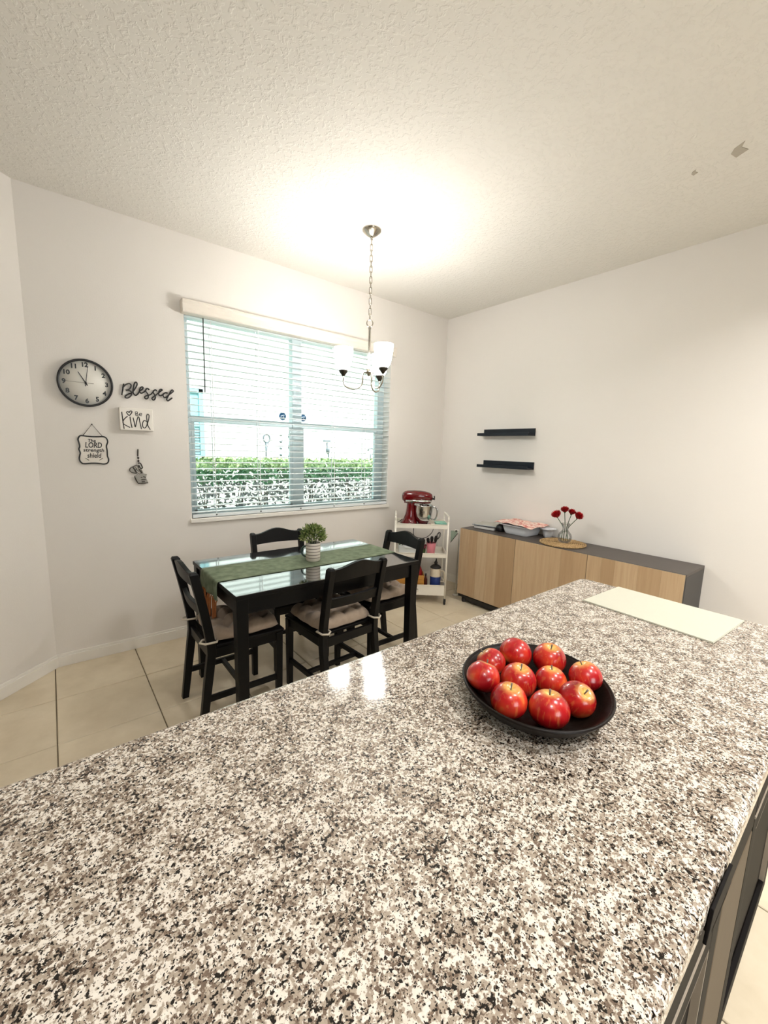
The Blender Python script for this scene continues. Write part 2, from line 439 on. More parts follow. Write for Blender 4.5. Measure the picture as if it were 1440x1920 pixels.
for i in range(-4, 9):
    for j in range(-1, 13):
        x0 = max(TX + i * TS, XL); x1 = min(TX + (i + 1) * TS, 0); y1 = min(TY - j * TS, 0); y0 = max(TY - (j + 1) * TS, YB)
        if x1 - x0 < .03 or y1 - y0 < .03: continue
        key = (round(x1 - x0 - .005, 4), round(y1 - y0 - .005, 4))
        if key not in tile_cache: tile_cache[key] = tile_mesh(*key)
        if (x0 + x1) / 2 < -3.6 and (y0 + y1) / 2 > .97 * ((x0 + x1) / 2 + 3.47) + .35: continue   # under the slanting wall
        t = bpy.data.objects.new('tile', tile_cache[key]); COL.objects.link(t); t.parent = floor
        t.location = ((x0 + x1) / 2, (y0 + y1) / 2, 0)
ceiling = struct_mesh(MB().box((-5.3, -5.9, H), (.15, .15, H + .12)), 'ceiling', 'ceiling_knockdown')
patch = MB()
for (cx, cy, s) in ((-.87, -2.565, 1.0), (-.84, -2.388, .42)):
    pts = [(.045, .02), (.02, -.028), (-.02, -.012), (-.055, -.03), (-.03, .012), (.0, .03)]
    patch.prism([(cx + a * s, cy + b * s) for a, b in pts], Matrix.Translation((0, 0, H - .0025)), .004)
patch.build('plaster_patch', 'plaster_bare', ceiling)
# window wall with its opening
OX0, OX1, OZ0, OZ1 = -2.628, -.773, .895, 2.37
w = MB(); T = .20
w.box((-3.47 - .12, 0, 0), (OX0, T, H)); w.box((OX1, 0, 0), (.12, T, H)); w.box((OX0, 0, 0), (OX1, T, OZ0)); w.box((OX0, 0, OZ1), (OX1, T, H))
struct_mesh(w, 'wall_north', 'wall_paint')
struct_mesh(MB().box((0, YB, 0), (.12, 0, H)), 'wall_east', 'wall_paint')
dl = Vector((-.717, -.697, 0)); nl = Vector((-.697, .717, 0)); p0 = Vector((-3.47, 0, 0)); p1 = p0 + dl * 2.2
struct_mesh(MB().hexa([p0, p1, p1 + nl * .1, p0 + nl * .1], [q + Vector((0, 0, H)) for q in (p0, p1, p1 + nl * .1, p0 + nl * .1)]), 'wall_northwest', 'wall_paint')
struct_mesh(MB().box((XL - .12, YB, 0), (XL, p1.y + .05, H)), 'wall_west', 'low_bounce_dark')
w = MB(); DX0, DX1, DZ = -4.0, -2.6, 2.10
w.box((XL - .12, YB - .12, 0), (DX0, YB, H)); w.box((DX1, YB - .12, 0), (.12, YB, H)); w.box((DX0, YB - .12, DZ), (DX1, YB, H))
struct_mesh(w, 'wall_south', 'low_bounce_dark')
struct_mesh(MB().box((-6.5, -10.5, 2.55), (1.5, YB - .12, 2.65)).box((-6.5, -10.5, -.1), (1.5, YB - .12, -.02)).box((-6.5, -10.6, -.1), (1.5, -10.5, 1.3)), 'sky_blocker_1', 'neighbour_stucco')  # added, unseen roof, slab and low wall that hold back sky and sun
d = structure('fill_door_1', loc=(-3.3, YB - .06, 0))  # added, unseen sliding door that lets fill light into the room
m = MB().box((DX0, YB - .09, 0), (DX0 + .06, YB - .03, DZ)).box((DX1 - .06, YB - .09, 0), (DX1, YB - .03, DZ)).box((DX0, YB - .09, DZ - .06), (DX1, YB - .03, DZ)).box((-3.35, YB - .09, 0), (-3.25, YB - .03, DZ))
m.build('fill_door_frame', 'vinyl_white', d, world=d.location)
MB().box((DX0 + .06, YB - .065, .02), (-3.35, YB - .055, DZ - .06)).build('pane', 'window_glass', d, world=d.location)
MB().box((-3.25, YB - .065, .02), (DX1 - .06, YB - .055, DZ - .06)).build('pane', 'window_glass', d, world=d.location)
# baseboards: a board with a stepped cap
def baseboard(name, a, b, inward):
    a = Vector(a); b = Vector(b); n = Vector(inward).normalized(); m = MB()
    for z0, z1, t in ((0, .068, .014), (.068, .084, .008)):
        m.hexa([a + Vector((0, 0, z0)), b + Vector((0, 0, z0)), b + n * t + Vector((0, 0, z0)), a + n * t + Vector((0, 0, z0))],
               [a + Vector((0, 0, z1)), b + Vector((0, 0, z1)), b + n * t + Vector((0, 0, z1)), a + n * t + Vector((0, 0, z1))])
    struct_mesh(m, name, 'trim_white', .002)
baseboard('baseboard_north', (-3.47, 0, 0), (0, 0, 0), (0, -1, 0))
baseboard('baseboard_east', (0, 0, 0), (0, YB, 0), (-1, 0, 0))
baseboard('baseboard_northwest', p0, p1, (.697, -.717, 0))
# added fill lights, shaped as ceiling downlights, unseen behind and above the camera
for (lx, ly, where) in ((-1.0, -3.30, 'nearest the right wall'), (-2.3, -3.75, 'in the middle'), (-3.7, -3.9, 'nearest the left wall'), (-1.0, -4.7, 'at the back right')):
    t = thing('fill_downlight', 'round white added fill light in the ceiling ' + where, 'light', (lx, ly, H), 0, 'added ceiling fill lights')
    MB().lathe([(.095, -.001), (.095, -.006), (.072, -.006), (.07, -.001)], 28).build('trim_ring', 'trim_white', t)
    MB().lathe([(.0001, -.002), (.07, -.002)], 28).build('lens', 'fill_can', t)
    ld = bpy.data.lights.new('fill_beam', 'AREA'); ld.shape = 'DISK'; ld.size = .14; ld.energy = CAN_FILL; ld.color = (1, .98, .96); ld.spread = R(140)
    lo = bpy.data.objects.new('fill_beam', ld); COL.objects.link(lo); lo.parent = t; lo.location = (0, 0, -.012)

# ------------------------------------------------------------------ window
win = structure('window_1', loc=(-1.73, .12, OZ0)); W0 = win.location
MX0, MX1 = -1.770, -1.682
f = MB(); fy0, fy1 = .10, .16
f.box((OX0, fy0, OZ0), (OX0 + .045, fy1, OZ1)).box((OX1 - .075, fy0, OZ0), (OX1, fy1, OZ1)).box((OX0, fy0, OZ1 - .045), (OX1, fy1, OZ1)).box((OX0, fy0, OZ0), (OX1, fy1, OZ0 + .022))
f.build('window_frame', 'vinyl_white', win, .004, world=W0)
MB().box((MX0, .095, OZ0), (MX1, .165, OZ1)).build('mullion', 'vinyl_white', win, .004, world=W0)
for (a, b) in ((OX0 + .045, MX0), (MX1, OX1 - .075)):
    MB().box((a, .102, 1.604), (b, .14, 1.648)).build('meeting_rail', 'vinyl_white', win, .003, world=W0)
    s = MB(); s.box((a, .10, OZ0 + .022), (a + .022, .125, 1.604)).box((b - .022, .10, OZ0 + .022), (b, .125, 1.604)).box((a, .10, OZ0 + .022), (b, .125, OZ0 + .05))
    s.build('lower_sash', 'vinyl_white', win, .002, world=W0)
    MB().box((a + .02, .110, OZ0 + .05), (b - .02, .114, 1.604)).build('pane', 'window_glass', win, world=W0)
    MB().box((a, .138, 1.648), (b, .142, OZ1 - .045)).build('pane', 'window_glass', win, world=W0)
for sx in (-1.842, -1.650):
    st = MB().lathe([(.0001, 0), (.032, 0), (.032, .002), (.0001, .002)], 24, M=WALLM(sx, .1375, 1.695)).build('sticker', 'sticker_blue', win, world=W0)
    mk = MB().tube([Vector(q) for q in ((sx - .018, .135, 1.695), (sx - .004, .135, 1.701), (sx + .016, .135, 1.707), (sx + .006, .135, 1.691), (sx + .014, .135, 1.679))], .0035, 6)
    tag(mk.build('sticker_mark', 'sticker_white', st, world=W0), 'white squiggle printed on the blue sticker')
MB().box((OX0 - .012, -.022, OZ0 - .030), (OX1 + .012, .10, OZ0)).build('window_sill', 'trim_white', win, .003, world=W0)

# ------------------------------------------------------------------ venetian blind hung inside the opening, valance in front
BX0, BX1 = OX0 + .006, OX1 - .006; BY = .030
bl = thing('venetian_blind', 'white horizontal slat blind with cream valance over the wide window', 'blind', ((BX0 + BX1) / 2, BY, OZ0)); B0 = bl.location
slat = MB(); hw = (BX1 - BX0) / 2
prof = []
for i in range(7):
    u = -1 + 2 * i / 6; prof.append((u * .025, .0018 * (1 - u * u)))
vs = []
for sx in (-hw, hw):
    for (yy, zz) in prof: vs.append((sx, yy, zz))
    for (yy, zz) in prof[::-1]: vs.append((sx, yy, zz - .0042))
k = 14
fs = [(i, (i + 1) % k, k + (i + 1) % k, k + i) for i in range(k)] + [tuple(range(k - 1, -1, -1)), tuple(range(k, 2 * k))]
slat.add(vs, fs, False)
smesh = slat.mesh('slat'); smesh.materials.append(MATS['slat_white'])
for i in range(31):
    o = bpy.data.objects.new('slat', smesh); COL.objects.link(o); o.parent = bl
    o.location = (0, 0, 2.317 - .0459 * i - B0.z); o.rotation_euler = (R(2), 0, 0)
br = MB().box((BX0, BY - .026, .8965), (BX1, BY + .026, .922)).build('bottom_rail', 'slat_white', bl, .004, world=B0)
for bx in (-2.45, -2.10, -1.74, -1.40, -1.06):
    MB().lathe([(.0001, 0), (.007, 0), (.005, .004), (.0001, .005)], 12, M=WALLM(bx, BY - .026, .912)).build('rail_button', 'wand_grey', br, world=B0)
for bx in (-2.45, -2.10, -1.40, -1.06):
    for yy in (BY - .0262, BY + .0262):
        MB().box((bx - .003, yy - .0005, .922), (bx + .003, yy + .0005, 2.33)).build('ladder_tape', 'slat_white', bl, world=B0)
MB().box((BX0, BY - .028, 2.332), (BX1, BY + .028, 2.369)).build('head_rail', 'valance_cream', bl, .002, world=B0)
val = MB()
vp = [(-.001, 2.318), (-.066, 2.318), (-.072, 2.326), (-.068, 2.345), (-.068, 2.372), (-.076, 2.388), (-.076, 2.400), (-.058, 2.402), (-.001, 2.402)]
n = len(vp); vx0, vx1 = -2.650, -.765
vv = [(vx0, a, b) for a, b in vp] + [(vx1, a, b) for a, b in vp]
val.add(vv, [(i, (i + 1) % n, n + (i + 1) % n, n + i) for i in range(n)] + [tuple(range(n - 1, -1, -1)), tuple(range(n, 2 * n))])
tag(val.build('valance', 'valance_cream', bl, .002, world=B0), 'cream moulded valance')
MB().tube([(-2.503, BY - .034, 2.325), (-2.504, BY - .034, 2.27), (-2.507, BY - .034, 1.812)], .0045, 6).build('tilt_wand', 'wand_grey', bl, world=B0)

# ------------------------------------------------------------------ outside the window
g = struct_mesh(MB().box((-12, .3, -.3), (14, 14, -.22)), 'ground', 'grass')
nb = thing('neighbour_house', 'bright white stucco house wall beyond the hedge', 'house', (0, 4.2, -.22)); n0 = nb.location
MB().box((-9, 4.2, -.22), (11, 4.5, 6.5)).build('house_wall', 'neighbour_stucco', nb, world=n0)
nw = MB().box((-2.62, 4.14, 1.20), (-2.55, 4.21, 2.34)).box((-1.44, 4.14, 1.20), (-1.37, 4.21, 2.34)).box((-2.62, 4.14, 2.27), (-1.37, 4.21, 2.34)).box((-2.62, 4.14, 1.20), (-1.37, 4.21, 1.26)).box((-2.62, 4.15, 1.73), (-1.37, 4.21, 1.79)).build('house_window', 'neighbour_trim', nb, .004, world=n0)
for (z0, z1) in ((1.26, 1.73), (1.79, 2.27)):
    MB().box((-2.55, 4.17, z0), (-1.44, 4.185, z1)).build('pane', 'neighbour_trim', nw, world=n0)
for k in range(10):
    MB().box((-2.55, 4.165, 1.27 + k * .045), (-1.44, 4.17, 1.285 + k * .045)).build('shutter_slat', 'garden_metal', nw, world=n0)

def leaf_cloud(name, mat, parent, count, xr, yr, zr, size, seed, world):
    rnd = random.Random(seed); m = MB(); V = []; F = []
    for i in range(count):
        c = Vector((rnd.uniform(*xr), rnd.uniform(*yr), rnd.uniform(*zr)))
        d = Vector((rnd.gauss(0, 1), rnd.gauss(0, 1), rnd.gauss(.3, .7))).normalized(); n = d.orthogonal().normalized()
        n = (Matrix.Rotation(rnd.uniform(0, 6.28), 3, d) @ n); s = size * rnd.uniform(.6, 1.3)
        k = len(V); a = c - d * s; b = c + d * s; u = n * s * .5
        V += [a, c + u, b, c - u]; F.append((k, k + 1, k + 2, k + 3))
    me = bpy.data.meshes.new(name); me.from_pydata([tuple(v - Vector(world)) for v in V], [], F); me.materials.append(MATS[mat])
    o = bpy.data.objects.new(name, me); COL.objects.link(o); o.parent = parent; return o
hd = thing('hedge', 'clipped green hedge with pale lower leaves outside the window', 'hedge', (-.8, 1.6, -.22)); h0 = hd.location
tag(leaf_cloud('top_foliage', 'hedge_painted_sun', hd, 5200, (-3.2, 2.0), (1.25, 2.1), (1.17, 1.29), .028, 1, h0), 'yellow-green top leaves with painted-in sunlight', kind='stuff')
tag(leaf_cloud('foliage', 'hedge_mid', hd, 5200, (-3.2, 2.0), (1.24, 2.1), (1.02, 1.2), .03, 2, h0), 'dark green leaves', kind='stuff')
tag(leaf_cloud('lower_foliage', 'hedge_painted_glare', hd, 7600, (-3.2, 2.0), (1.24, 2.1), (.35, 1.06), .03, 3, h0), 'pale lower leaves with painted-in glare', kind='stuff')
tk = MB(); rnd = random.Random(5)
for i in range(70):
    x = rnd.uniform(-3.1, 1.9); y = rnd.uniform(1.35, 2.0)
    tk.tube([(x, y, -.22), (x + rnd.uniform(-.08, .08), y, .4), (x + rnd.uniform(-.15, .15), y + rnd.uniform(-.1, .1), 1.1)], [.012, .009, .004], 5)
tag(tk.build('stems', 'twig_brown', hd, world=h0), kind='stuff')

def garden_light(x, y, top, label, style):
    t = thing('garden_stake', label, 'garden stake', (x, y, -.22), 0)
    b = t.location
    if style == 0:
        MB().tube([(x, y, -.22), (x, y, top - .24), (x + .01, y, top - .12)], [.008, .010, .026], 8).build('stake', 'garden_metal', t, world=b)
        MB().tube([(x + .01 + .045 * math.sin(a), y, top - .06 - .055 * math.cos(a)) for a in [i * 2 * PI / 14 for i in range(14)]], .011, 6, closed=True).build('loop_head', 'garden_metal', t, world=b)
    elif style == 1:
        MB().tube([(x + .06, y, -.22), (x + .03, y, top - .25), (x, y, top - .02)], [.008, .010, .018], 8).build('stake', 'garden_metal', t, world=b)
        MB().box((x - .055, y - .03, top - .012), (x + .045, y + .03, top + .012)).build('cap', 'garden_metal', t, .004, world=b)
        MB().lathe([(.0001, -.06), (.028, -.05), (.03, .0), (.018, .05), (.0001, .055)], 12, (x + .012, y, top - .13)).build('lamp_body', 'garden_metal', t, world=b)
    else:
        MB().tube([(x + .03, y, -.22), (x + .02, y, top - .14), (x + .03, y, top - .08)], [.007, .009, .012], 8).build('stake', 'garden_metal', t, world=b)
        MB().tube([(x + .03 + .06 * math.cos(a), y, top - .05 + .05 * math.sin(a)) for a in [-1.2 + i * 4.2 / 10 for i in range(11)]], .013, 6).build('hook_head', 'garden_metal', t, world=b)
garden_light(-1.14, 2.15, 1.605, 'grey garden stake with looped head left of the window post', 0)
garden_light(-.19, 2.15, 1.545, 'slim grey garden stake with flat cap right of the window post', 1)
garden_light(.60, 2.15, 1.46, 'short grey garden stake with hooked head at the window right side', 2)
oc = thing('wind_chime', 'hanging string of grey crescents seen left of the window post', 'wind chime', (-.88, 2.15, -.22)); b = oc.location
MB().tube([(-.88, 2.15, -.22), (-.88, 2.15, 1.64), (-.82, 2.15, 1.69), (-.76, 2.15, 1.64)], .006, 6).build('crook_pole', 'neighbour_stucco', oc, world=b)
for k in range(4):
    MB().ball((-.93, 2.14, 1.60 - k * .09), (.022, .02, .018), 10, 6).build('bead', 'garden_metal', oc, world=b)
for zc in (1.60, 1.45, 1.31):
    pts = [(-.76 + .05 * math.cos(a), 2.15, zc + .05 * math.sin(a)) for a in [PI * .75 + i * PI / 8 for i in range(9)]]
    MB().tube(pts, [.003, .008, .013, .016, .017, .016, .013, .008, .003], 7).build('crescent', 'garden_metal', oc, world=b)

# ------------------------------------------------------------------ kitchen island
IX1, IY0, IY1, ITOP = -1.656, -2.414, -3.135, .915
IX0 = -4.25
top = thing('island_countertop', 'speckled cream, grey and black granite countertop with rounded corners', 'countertop', (-2.95, -2.775, .875)); t0 = top.location
def rounded(x0, x1, y0, y1, r, n=7):
    pts = []
    for (cx, cy, a) in ((x1 - r, y1 - r, 0), (x0 + r, y1 - r, 90), (x0 + r, y0 + r, 180), (x1 - r, y0 + r, 270)):
        for i in range(n): an = R(a + 90 * i / (n - 1)); pts.append((cx + r * math.cos(an), cy + r * math.sin(an)))
    return pts
poly = rounded(IX0, IX1, IY1, IY0, .035)
MB().prism([(a - t0.x, b - t0.y) for a, b in poly], Matrix.Identity(4), .04).build('granite_slab', 'granite', top, .012, seg=4)
FY = -3.098
def island_unit(x0, x1, kind, label):
    u = thing('island_cabinet', label, 'cabinet', ((x0 + x1) / 2, -2.78, 0), 0, 'base cabinets under the granite island'); b = u.location
    MB().box((x0 + .001, -2.46, .0), (x1 - .001, FY, .873)).build('carcass', 'panel_white', u, world=b)
    MB().box((x0 + .001, FY - .014, .0), (x1 - .001, FY, .07)).build('plinth', 'cabinet_black', u, world=b)
    if kind == 'taupe':
        MB().box((x0 + .003, FY - .020, .68), (x1 - .003, FY, .862)).build('drawer', 'cabinet_black', u, .003, world=b)
        MB().box((x0 + .003, FY - .020, .075), (x1 - .003, FY, .672)).build('door', 'cabinet_taupe', u, .003, world=b)
        return
    dr = MB().box((x0 + .003, FY - .020, .70), (x1 - .003, FY, .862)).build('drawer', 'cabinet_black', u, .003, world=b)
    MB().box((x0 + .004, FY - .0215, .694), (x1 - .004, FY - .004, .699)).build('highlight_strip', 'highlight_taupe', dr, world=b)  # painted highlight along the drawer's lower edge
    n = max(1, round((x1 - x0) / .45)); wd = (x1 - x0) / n
    for k in range(n):
        a, c = x0 + k * wd + .003, x0 + (k + 1) * wd - .003
        dm = MB().box((a, FY - .008, .075), (c, FY, .692))
        dr = dm.build('door', 'cabinet_black', u, world=b)
        for (q0, q1) in (((a, .075), (a + .055, .692)), ((c - .055, .075), (c, .692)), ((a + .055, .075), (c - .055, .13)), ((a + .055, .637), (c - .055, .692))):
            MB().box((q0[0], FY - .020, q0[1]), (q1[0], FY - .008, q1[1])).build('door_rail', 'cabinet_black', dr, .002, world=b)
        for xe in (a + .055, c - .060):
            MB().box((xe, FY - .0195, .13), (xe + .005, FY - .008, .637)).build('highlight_strip', 'highlight_taupe', dr, world=b)
        MB().box((a + .055, FY - .0195, .632), (c - .055, FY - .008, .637)).build('highlight_strip', 'highlight_taupe', dr, world=b)
island_unit(-2.32, -1.70, 'shaker', 'black shaker island cabinet at the far end under the granite')
island_unit(-2.56, -2.32, 'taupe', 'narrow island cabinet with a taupe lower panel under the granite')
island_unit(-3.30, -2.56, 'shaker', 'near black shaker island cabinet under the granite edge')
island_unit(-4.20, -3.30, 'shaker', 'black shaker island cabinet at the left end, out past the viewer')
hb = thing('edge_clip', 'small black clip gripping the granite edge on the kitchen side', 'clip', (-2.79, -3.137, .87)); b = hb.location
MB().hexa([(-2.85, -3.140, .868), (-2.73, -3.140, .868), (-2.73, -3.136, .868), (-2.85, -3.136, .868)], [(-2.835, -3.140, .906), (-2.745, -3.140, .906), (-2.745, -3.136, .906), (-2.835, -3.136, .906)]).build('face_plate', 'cabinet_black', hb, .001, world=b)
MB().box((-2.83, -3.140, .866), (-2.75, -3.112, .8735)).build('lower_jaw', 'cabinet_black', hb, .001, world=b)

# placemat on the island
mt = thing('folded_towel', 'cream folded cloth mat lying flat at the far end of the island', 'mat', (-1.82, -2.757, ITOP)); b = mt.location
q = [(-1.975, -2.945), (-1.684, -2.962), (-1.668, -2.567), (-1.945, -2.556)]
for k, (z0, z1, s) in enumerate(((.0005, .0026, 1.0), (.0026, .0048, .992))):
    cx = sum(a for a, _ in q) / 4; cy = sum(c for _, c in q) / 4
    rr = [(cx + (a - cx) * s, cy + (c - cy) * s) for a, c in q]
    MB().hexa([(a, c, ITOP + z0) for a, c in rr], [(a, c, ITOP + z1) for a, c in rr]).build('cloth_layer', 'towel_cream', mt, .0008, world=b)

# ------------------------------------------------------------------ bowl of apples
BC = (-2.645, -2.785)
bw = thing('fruit_bowl', 'wide shallow dark metal bowl holding the apples', 'bowl', (BC[0], BC[1], ITOP), R(34.4))
BSX, BSY = 1.03, .915; bw.scale = (BSX, BSY, 1)      # slightly oval
def bowl_r(v):
    a, c = v.x * math.cos(R(34.4)) + v.y * math.sin(R(34.4)), -v.x * math.sin(R(34.4)) + v.y * math.cos(R(34.4))
    return math.hypot(a / BSX, c / BSY)
MB().lathe([(.0001, 0), (.085, 0), (.118, .008), (.142, .022), (.160, .044), (.163, .047), (.160, .049), (.155, .046), (.138, .027), (.114, .013), (.08, .006), (.0001, .006)], 64).build('bowl_shell', 'bowl_metal', bw)
MB().lathe([(.157, .0455), (.1605, .0515), (.1645, .0480), (.1615, .0425), (.157, .0455)], 64).build('rim', 'bowl_metal', bw)
apples = [
 (-2.738, -2.722, .0345, (.5, -.2), 'blush red apple at the left edge of the bowl with no stem showing'),
 (-2.660, -2.683, .0335, (-.6, .5), 'small red apple at the back left of the bowl behind the blush one'),
 (-2.579, -2.695, .0375, (-.5, -.5), 'red apple with a yellow crown at the very back of the bowl'),
 (-2.661, -2.757, .0375, (.15, -.12), 'yellow-streaked apple with upright stem in the middle of the bowl'),
 (-2.537, -2.757, .0370, (-.1, .1), 'red apple at the back right of the bowl with its stem on top'),
 (-2.601, -2.798, .0335, (.1, -.05), 'small pale-topped apple in the middle right of the bowl'),
 (-2.744, -2.790, .0355, (.12, -.1), 'glossy red apple at the front left of the bowl with short stem'),
 (-2.707, -2.851, .0375, (.08, -.1), 'largest red apple at the front centre of the bowl'),
 (-2.627, -2.869, .0350, (.55, -.35), 'red apple at the front right tilted to show its yellow stem hollow'),
 (-2.554, -2.848, .0335, (.3, .2), 'dark red apple at the far right edge of the bowl')]
pos = [Vector((a[0], a[1])) for a in apples]
for it in range(120):
    for i in range(10):
        for j in range(i):
            dd = pos[i] - pos[j]; need = (apples[i][2] + apples[j][2]) * 1.005; L = dd.length
            if L < need:
                c = dd.normalized() * (need - L) / 2; pos[i] += c; pos[j] -= c
        rad = pos[i] - Vector(BC)
        if bowl_r(rad) > .120: pos[i] = Vector(BC) + rad * .120 / bowl_r(rad)
ap = MB(); profile = []
for i in range(19):
    t = PI * i / 18; r = math.sin(t) * (1 + .06 * math.cos(t)); z = -math.cos(t) * .93
    dim = math.exp(-(math.sin(t) / .26) ** 2)
    z -= (.30 if z > 0 else -.16) * dim
    profile.append((max(r, 1e-4), z))
ap.lathe(profile, 28); apple_me = ap.mesh('apple'); apple_me.materials.append(MATS['apple_skin'])
st = MB().tube([(0, 0, .50), (.02, .01, .75), (.07, .03, 1.02)], [.035, .035, .055], 6); stem_me = st.mesh('stem'); stem_me.materials.append(MATS['twig_brown'])
def bowl_z(r): 
    pr = [(0, .006), (.08, .006), (.114, .013), (.138, .027), (.155, .046)]
    for (a, za), (b_, zb) in zip(pr, pr[1:]):
        if r <= b_: return za + (zb - za) * (r - a) / (b_ - a)
    return .046
for (x, y, r, tl, lab), q in zip(apples, pos):
    o = bpy.data.objects.new('apple', apple_me.copy()); COL.objects.link(o)
    for v in o.data.vertices: v.co *= r
    dist = bowl_r(q - Vector(BC))
    # rest on the bowl: highest of the bowl surface under the apple's lower half
    zc = max(bowl_z(dist + r * math.sin(a)) + r * math.cos(a) * .90 for a in [k * .1 for k in range(12)] if dist + r * math.sin(a) < .155)
    o.location = (q.x, q.y, ITOP + zc + .001); o.rotation_euler = (tl[0], tl[1], random.uniform(0, 6.28))
    tag(o, lab, 'apple', 'apples in the dark bowl')
    s = bpy.data.objects.new('stem', stem_me); COL.objects.link(s); s.parent = o; s.scale = (r, r, r)

# ------------------------------------------------------------------ dining table
TX0, TX1, TY0, TY1 = -2.785, -1.608, -1.358, -.612
tb = thing('dining_table', 'rectangular glossy black dining table with square legs', 'table', ((TX0 + TX1) / 2, (TY0 + TY1) / 2, 0)); b = tb.location
tt = MB().box((TX0, TY0, .718), (TX1, TY1, .7385)).build('table_top', 'black_lacquer', tb, .002, world=b)
MB().box((TX0 + .002, TY0 + .002, .7385), (TX1 - .002, TY1 - .002, .74)).build('gloss_surface', 'table_black', tt, world=b)
for (lo, hi) in (((TX0 + .05, TY0 + .018, .635), (TX1 - .05, TY0 + .038, .718)), ((TX0 + .05, TY1 - .038, .635), (TX1 - .05, TY1 - .018, .718)),
                 ((TX0 + .018, TY0 + .05, .635), (TX0 + .038, TY1 - .05, .718)), ((TX1 - .038, TY0 + .05, .635), (TX1 - .018, TY1 - .05, .718))):
    MB().box(lo, hi).build('apron', 'black_lacquer', tb, .002, world=b)
for lx in (TX0 + .004, TX1 - .062):
    for ly in (TY0 + .004, TY1 - .062):
        MB().hexa([(lx + .004, ly + .004, 0), (lx + .054, ly + .004, 0), (lx + .054, ly + .054, 0), (lx + .004, ly + .054, 0)],
                  [(lx, ly, .718), (lx + .058, ly, .718), (lx + .058, ly + .058, .718), (lx, ly + .058, .718)]).build('leg', 'black_lacquer', tb, .003, world=b)
# runner with fringed ends
rn = thing('table_runner', 'sage green runner with rust fringe draped along the black table', 'table runner', (-2.2, -.97, .74)); b = rn.location
path = []
xa, xb, zt = TX0 - .006, TX1 + .006, .7425
for z in (.640, .655, .67, .685, .70, .715, .728): path.append((xa - .004 * math.sin((z - .64) * 30), z))
path += [(xa + .001, .738), (xa + .006, zt)]
for i in range(1, 40): path.append((xa + .006 + (xb - xa - .012) * i / 40, zt + .0006 * math.sin(i * 1.3)))
path += [(xb - .006, zt), (xb - .001, .738)]
for z in (.728, .715, .70, .685, .67, .655, .640): path.append((xb + .004 * math.sin((z - .64) * 30), z))
cl = MB(); ys = [-.828 - .287 * k / 8 for k in range(9)]
V = []; F = []
for (x, z) in path:
    for y in ys:
        hang = max(0, .73 - z); V.append((x - (.010 * math.sin(y * 45) * hang * 8 if x < -2.2 else -.010 * math.sin(y * 45) * hang * 8), y + .012 * math.sin(x * 4), z))
m_ = len(ys)
for i in range(len(path) - 1):
    for j in range(m_ - 1): F.append((i * m_ + j, i * m_ + j + 1, (i + 1) * m_ + j + 1, (i + 1) * m_ + j))
cl.add(V, F, True); co_ = cl.build('cloth', 'runner_green', rn, world=b)
so = co_.modifiers.new('thickness', 'SOLIDIFY'); so.thickness = .0022; so.offset = 0
rnd = random.Random(3)
for (xe, sg) in ((xa, -1), (xb, 1)):
    for k in range(12):
        y = -.84 - .265 * k / 11 + .012 * math.sin(xe * 4); L = rnd.uniform(.07, .10); dx = rnd.uniform(-.004, .008) * sg
        MB().tube([(xe, y, .643), (xe + dx, y + rnd.uniform(-.004, .004), .628), (xe + dx * 1.5, y + rnd.uniform(-.006, .006), .628 - L * .5), (xe + dx * 2, y + rnd.uniform(-.01, .01), .628 - L)], [.003, .0045, .005, .0065], 7).build('tassel', 'tassel_rust', rn, world=b)

# mug planter on the runner
pp = thing('mug_plant', 'small leafy green plant in a striped mug on the green runner', 'potted plant', (-2.179, -1.0, .7435))
MB().lathe([(.0001, 0), (.040, 0), (.044, .004), (.0455, .112), (.0440, .114), (.0425, .112), (.041, .010), (.0001, .008)], 32).build('mug', 'mug_white', pp)
for k in range(5):
    z = .020 + k * .019; r0 = .0442 + .0014 * z / .11
    MB().lathe([(r0, z), (r0 + .0008, z + .001), (r0 + .0008, z + .004), (r0, z + .005)], 32).build('stripe', 'mug_stripe', pp)
ha = R(141)
MB().tube([Vector((math.cos(ha) * (.042 + .03 * math.sin(t)), math.sin(ha) * (.042 + .03 * math.sin(t)), .056 - .034 * math.cos(t))) for t in [PI * i / 10 for i in range(11)]], .0055, 8).build('mug_handle', 'mug_handle', pp)
MB().lathe([(.0001, .100), (.0415, .098)], 24).build('soil', 'soil', pp)
def bush(name, mat, parent, c, rx, rz, count, size, seed, base=.3):
    rnd = random.Random(seed); V = []; F = []
    for i in range(count):
        th = rnd.uniform(0, 6.283); ph = math.acos(rnd.uniform(-.25, 1)); rr = rnd.uniform(.45, 1) ** .5
        p = Vector((c[0] + rx * rr * math.sin(ph) * math.cos(th), c[1] + rx * rr * math.sin(ph) * math.sin(th), c[2] + rz * rr * math.cos(ph)))
        d = ((p - Vector(c)).normalized() + Vector((rnd.gauss(0, .35), rnd.gauss(0, .35), rnd.gauss(.25, .3)))).normalized()
        u = (Matrix.Rotation(rnd.uniform(0, 6.28), 3, d) @ d.orthogonal()).normalized(); s = size * rnd.uniform(.7, 1.25); nn = d.cross(u)
        k = len(V); V += [p - d * s * .6, p + u * s * .38 + nn * s * .06, p + d * s, p - u * s * .38 + nn * s * .06, p + d * s * .2 - nn * s * .12]
        F += [(k, k + 1, k + 4), (k + 1, k + 2, k + 4), (k + 2, k + 3, k + 4), (k + 3, k, k + 4)]
    me = bpy.data.meshes.new(name); me.from_pydata([tuple(v) for v in V], [], F); me.materials.append(MATS[mat])
    o = bpy.data.objects.new(name, me); COL.objects.link(o); o.parent = parent; return o
tag(bush('foliage', 'plant_leaf', pp, (0, 0, .150), .078, .080, 620, .0155, 4), kind='stuff')
sm = MB(); rnd = random.Random(9)
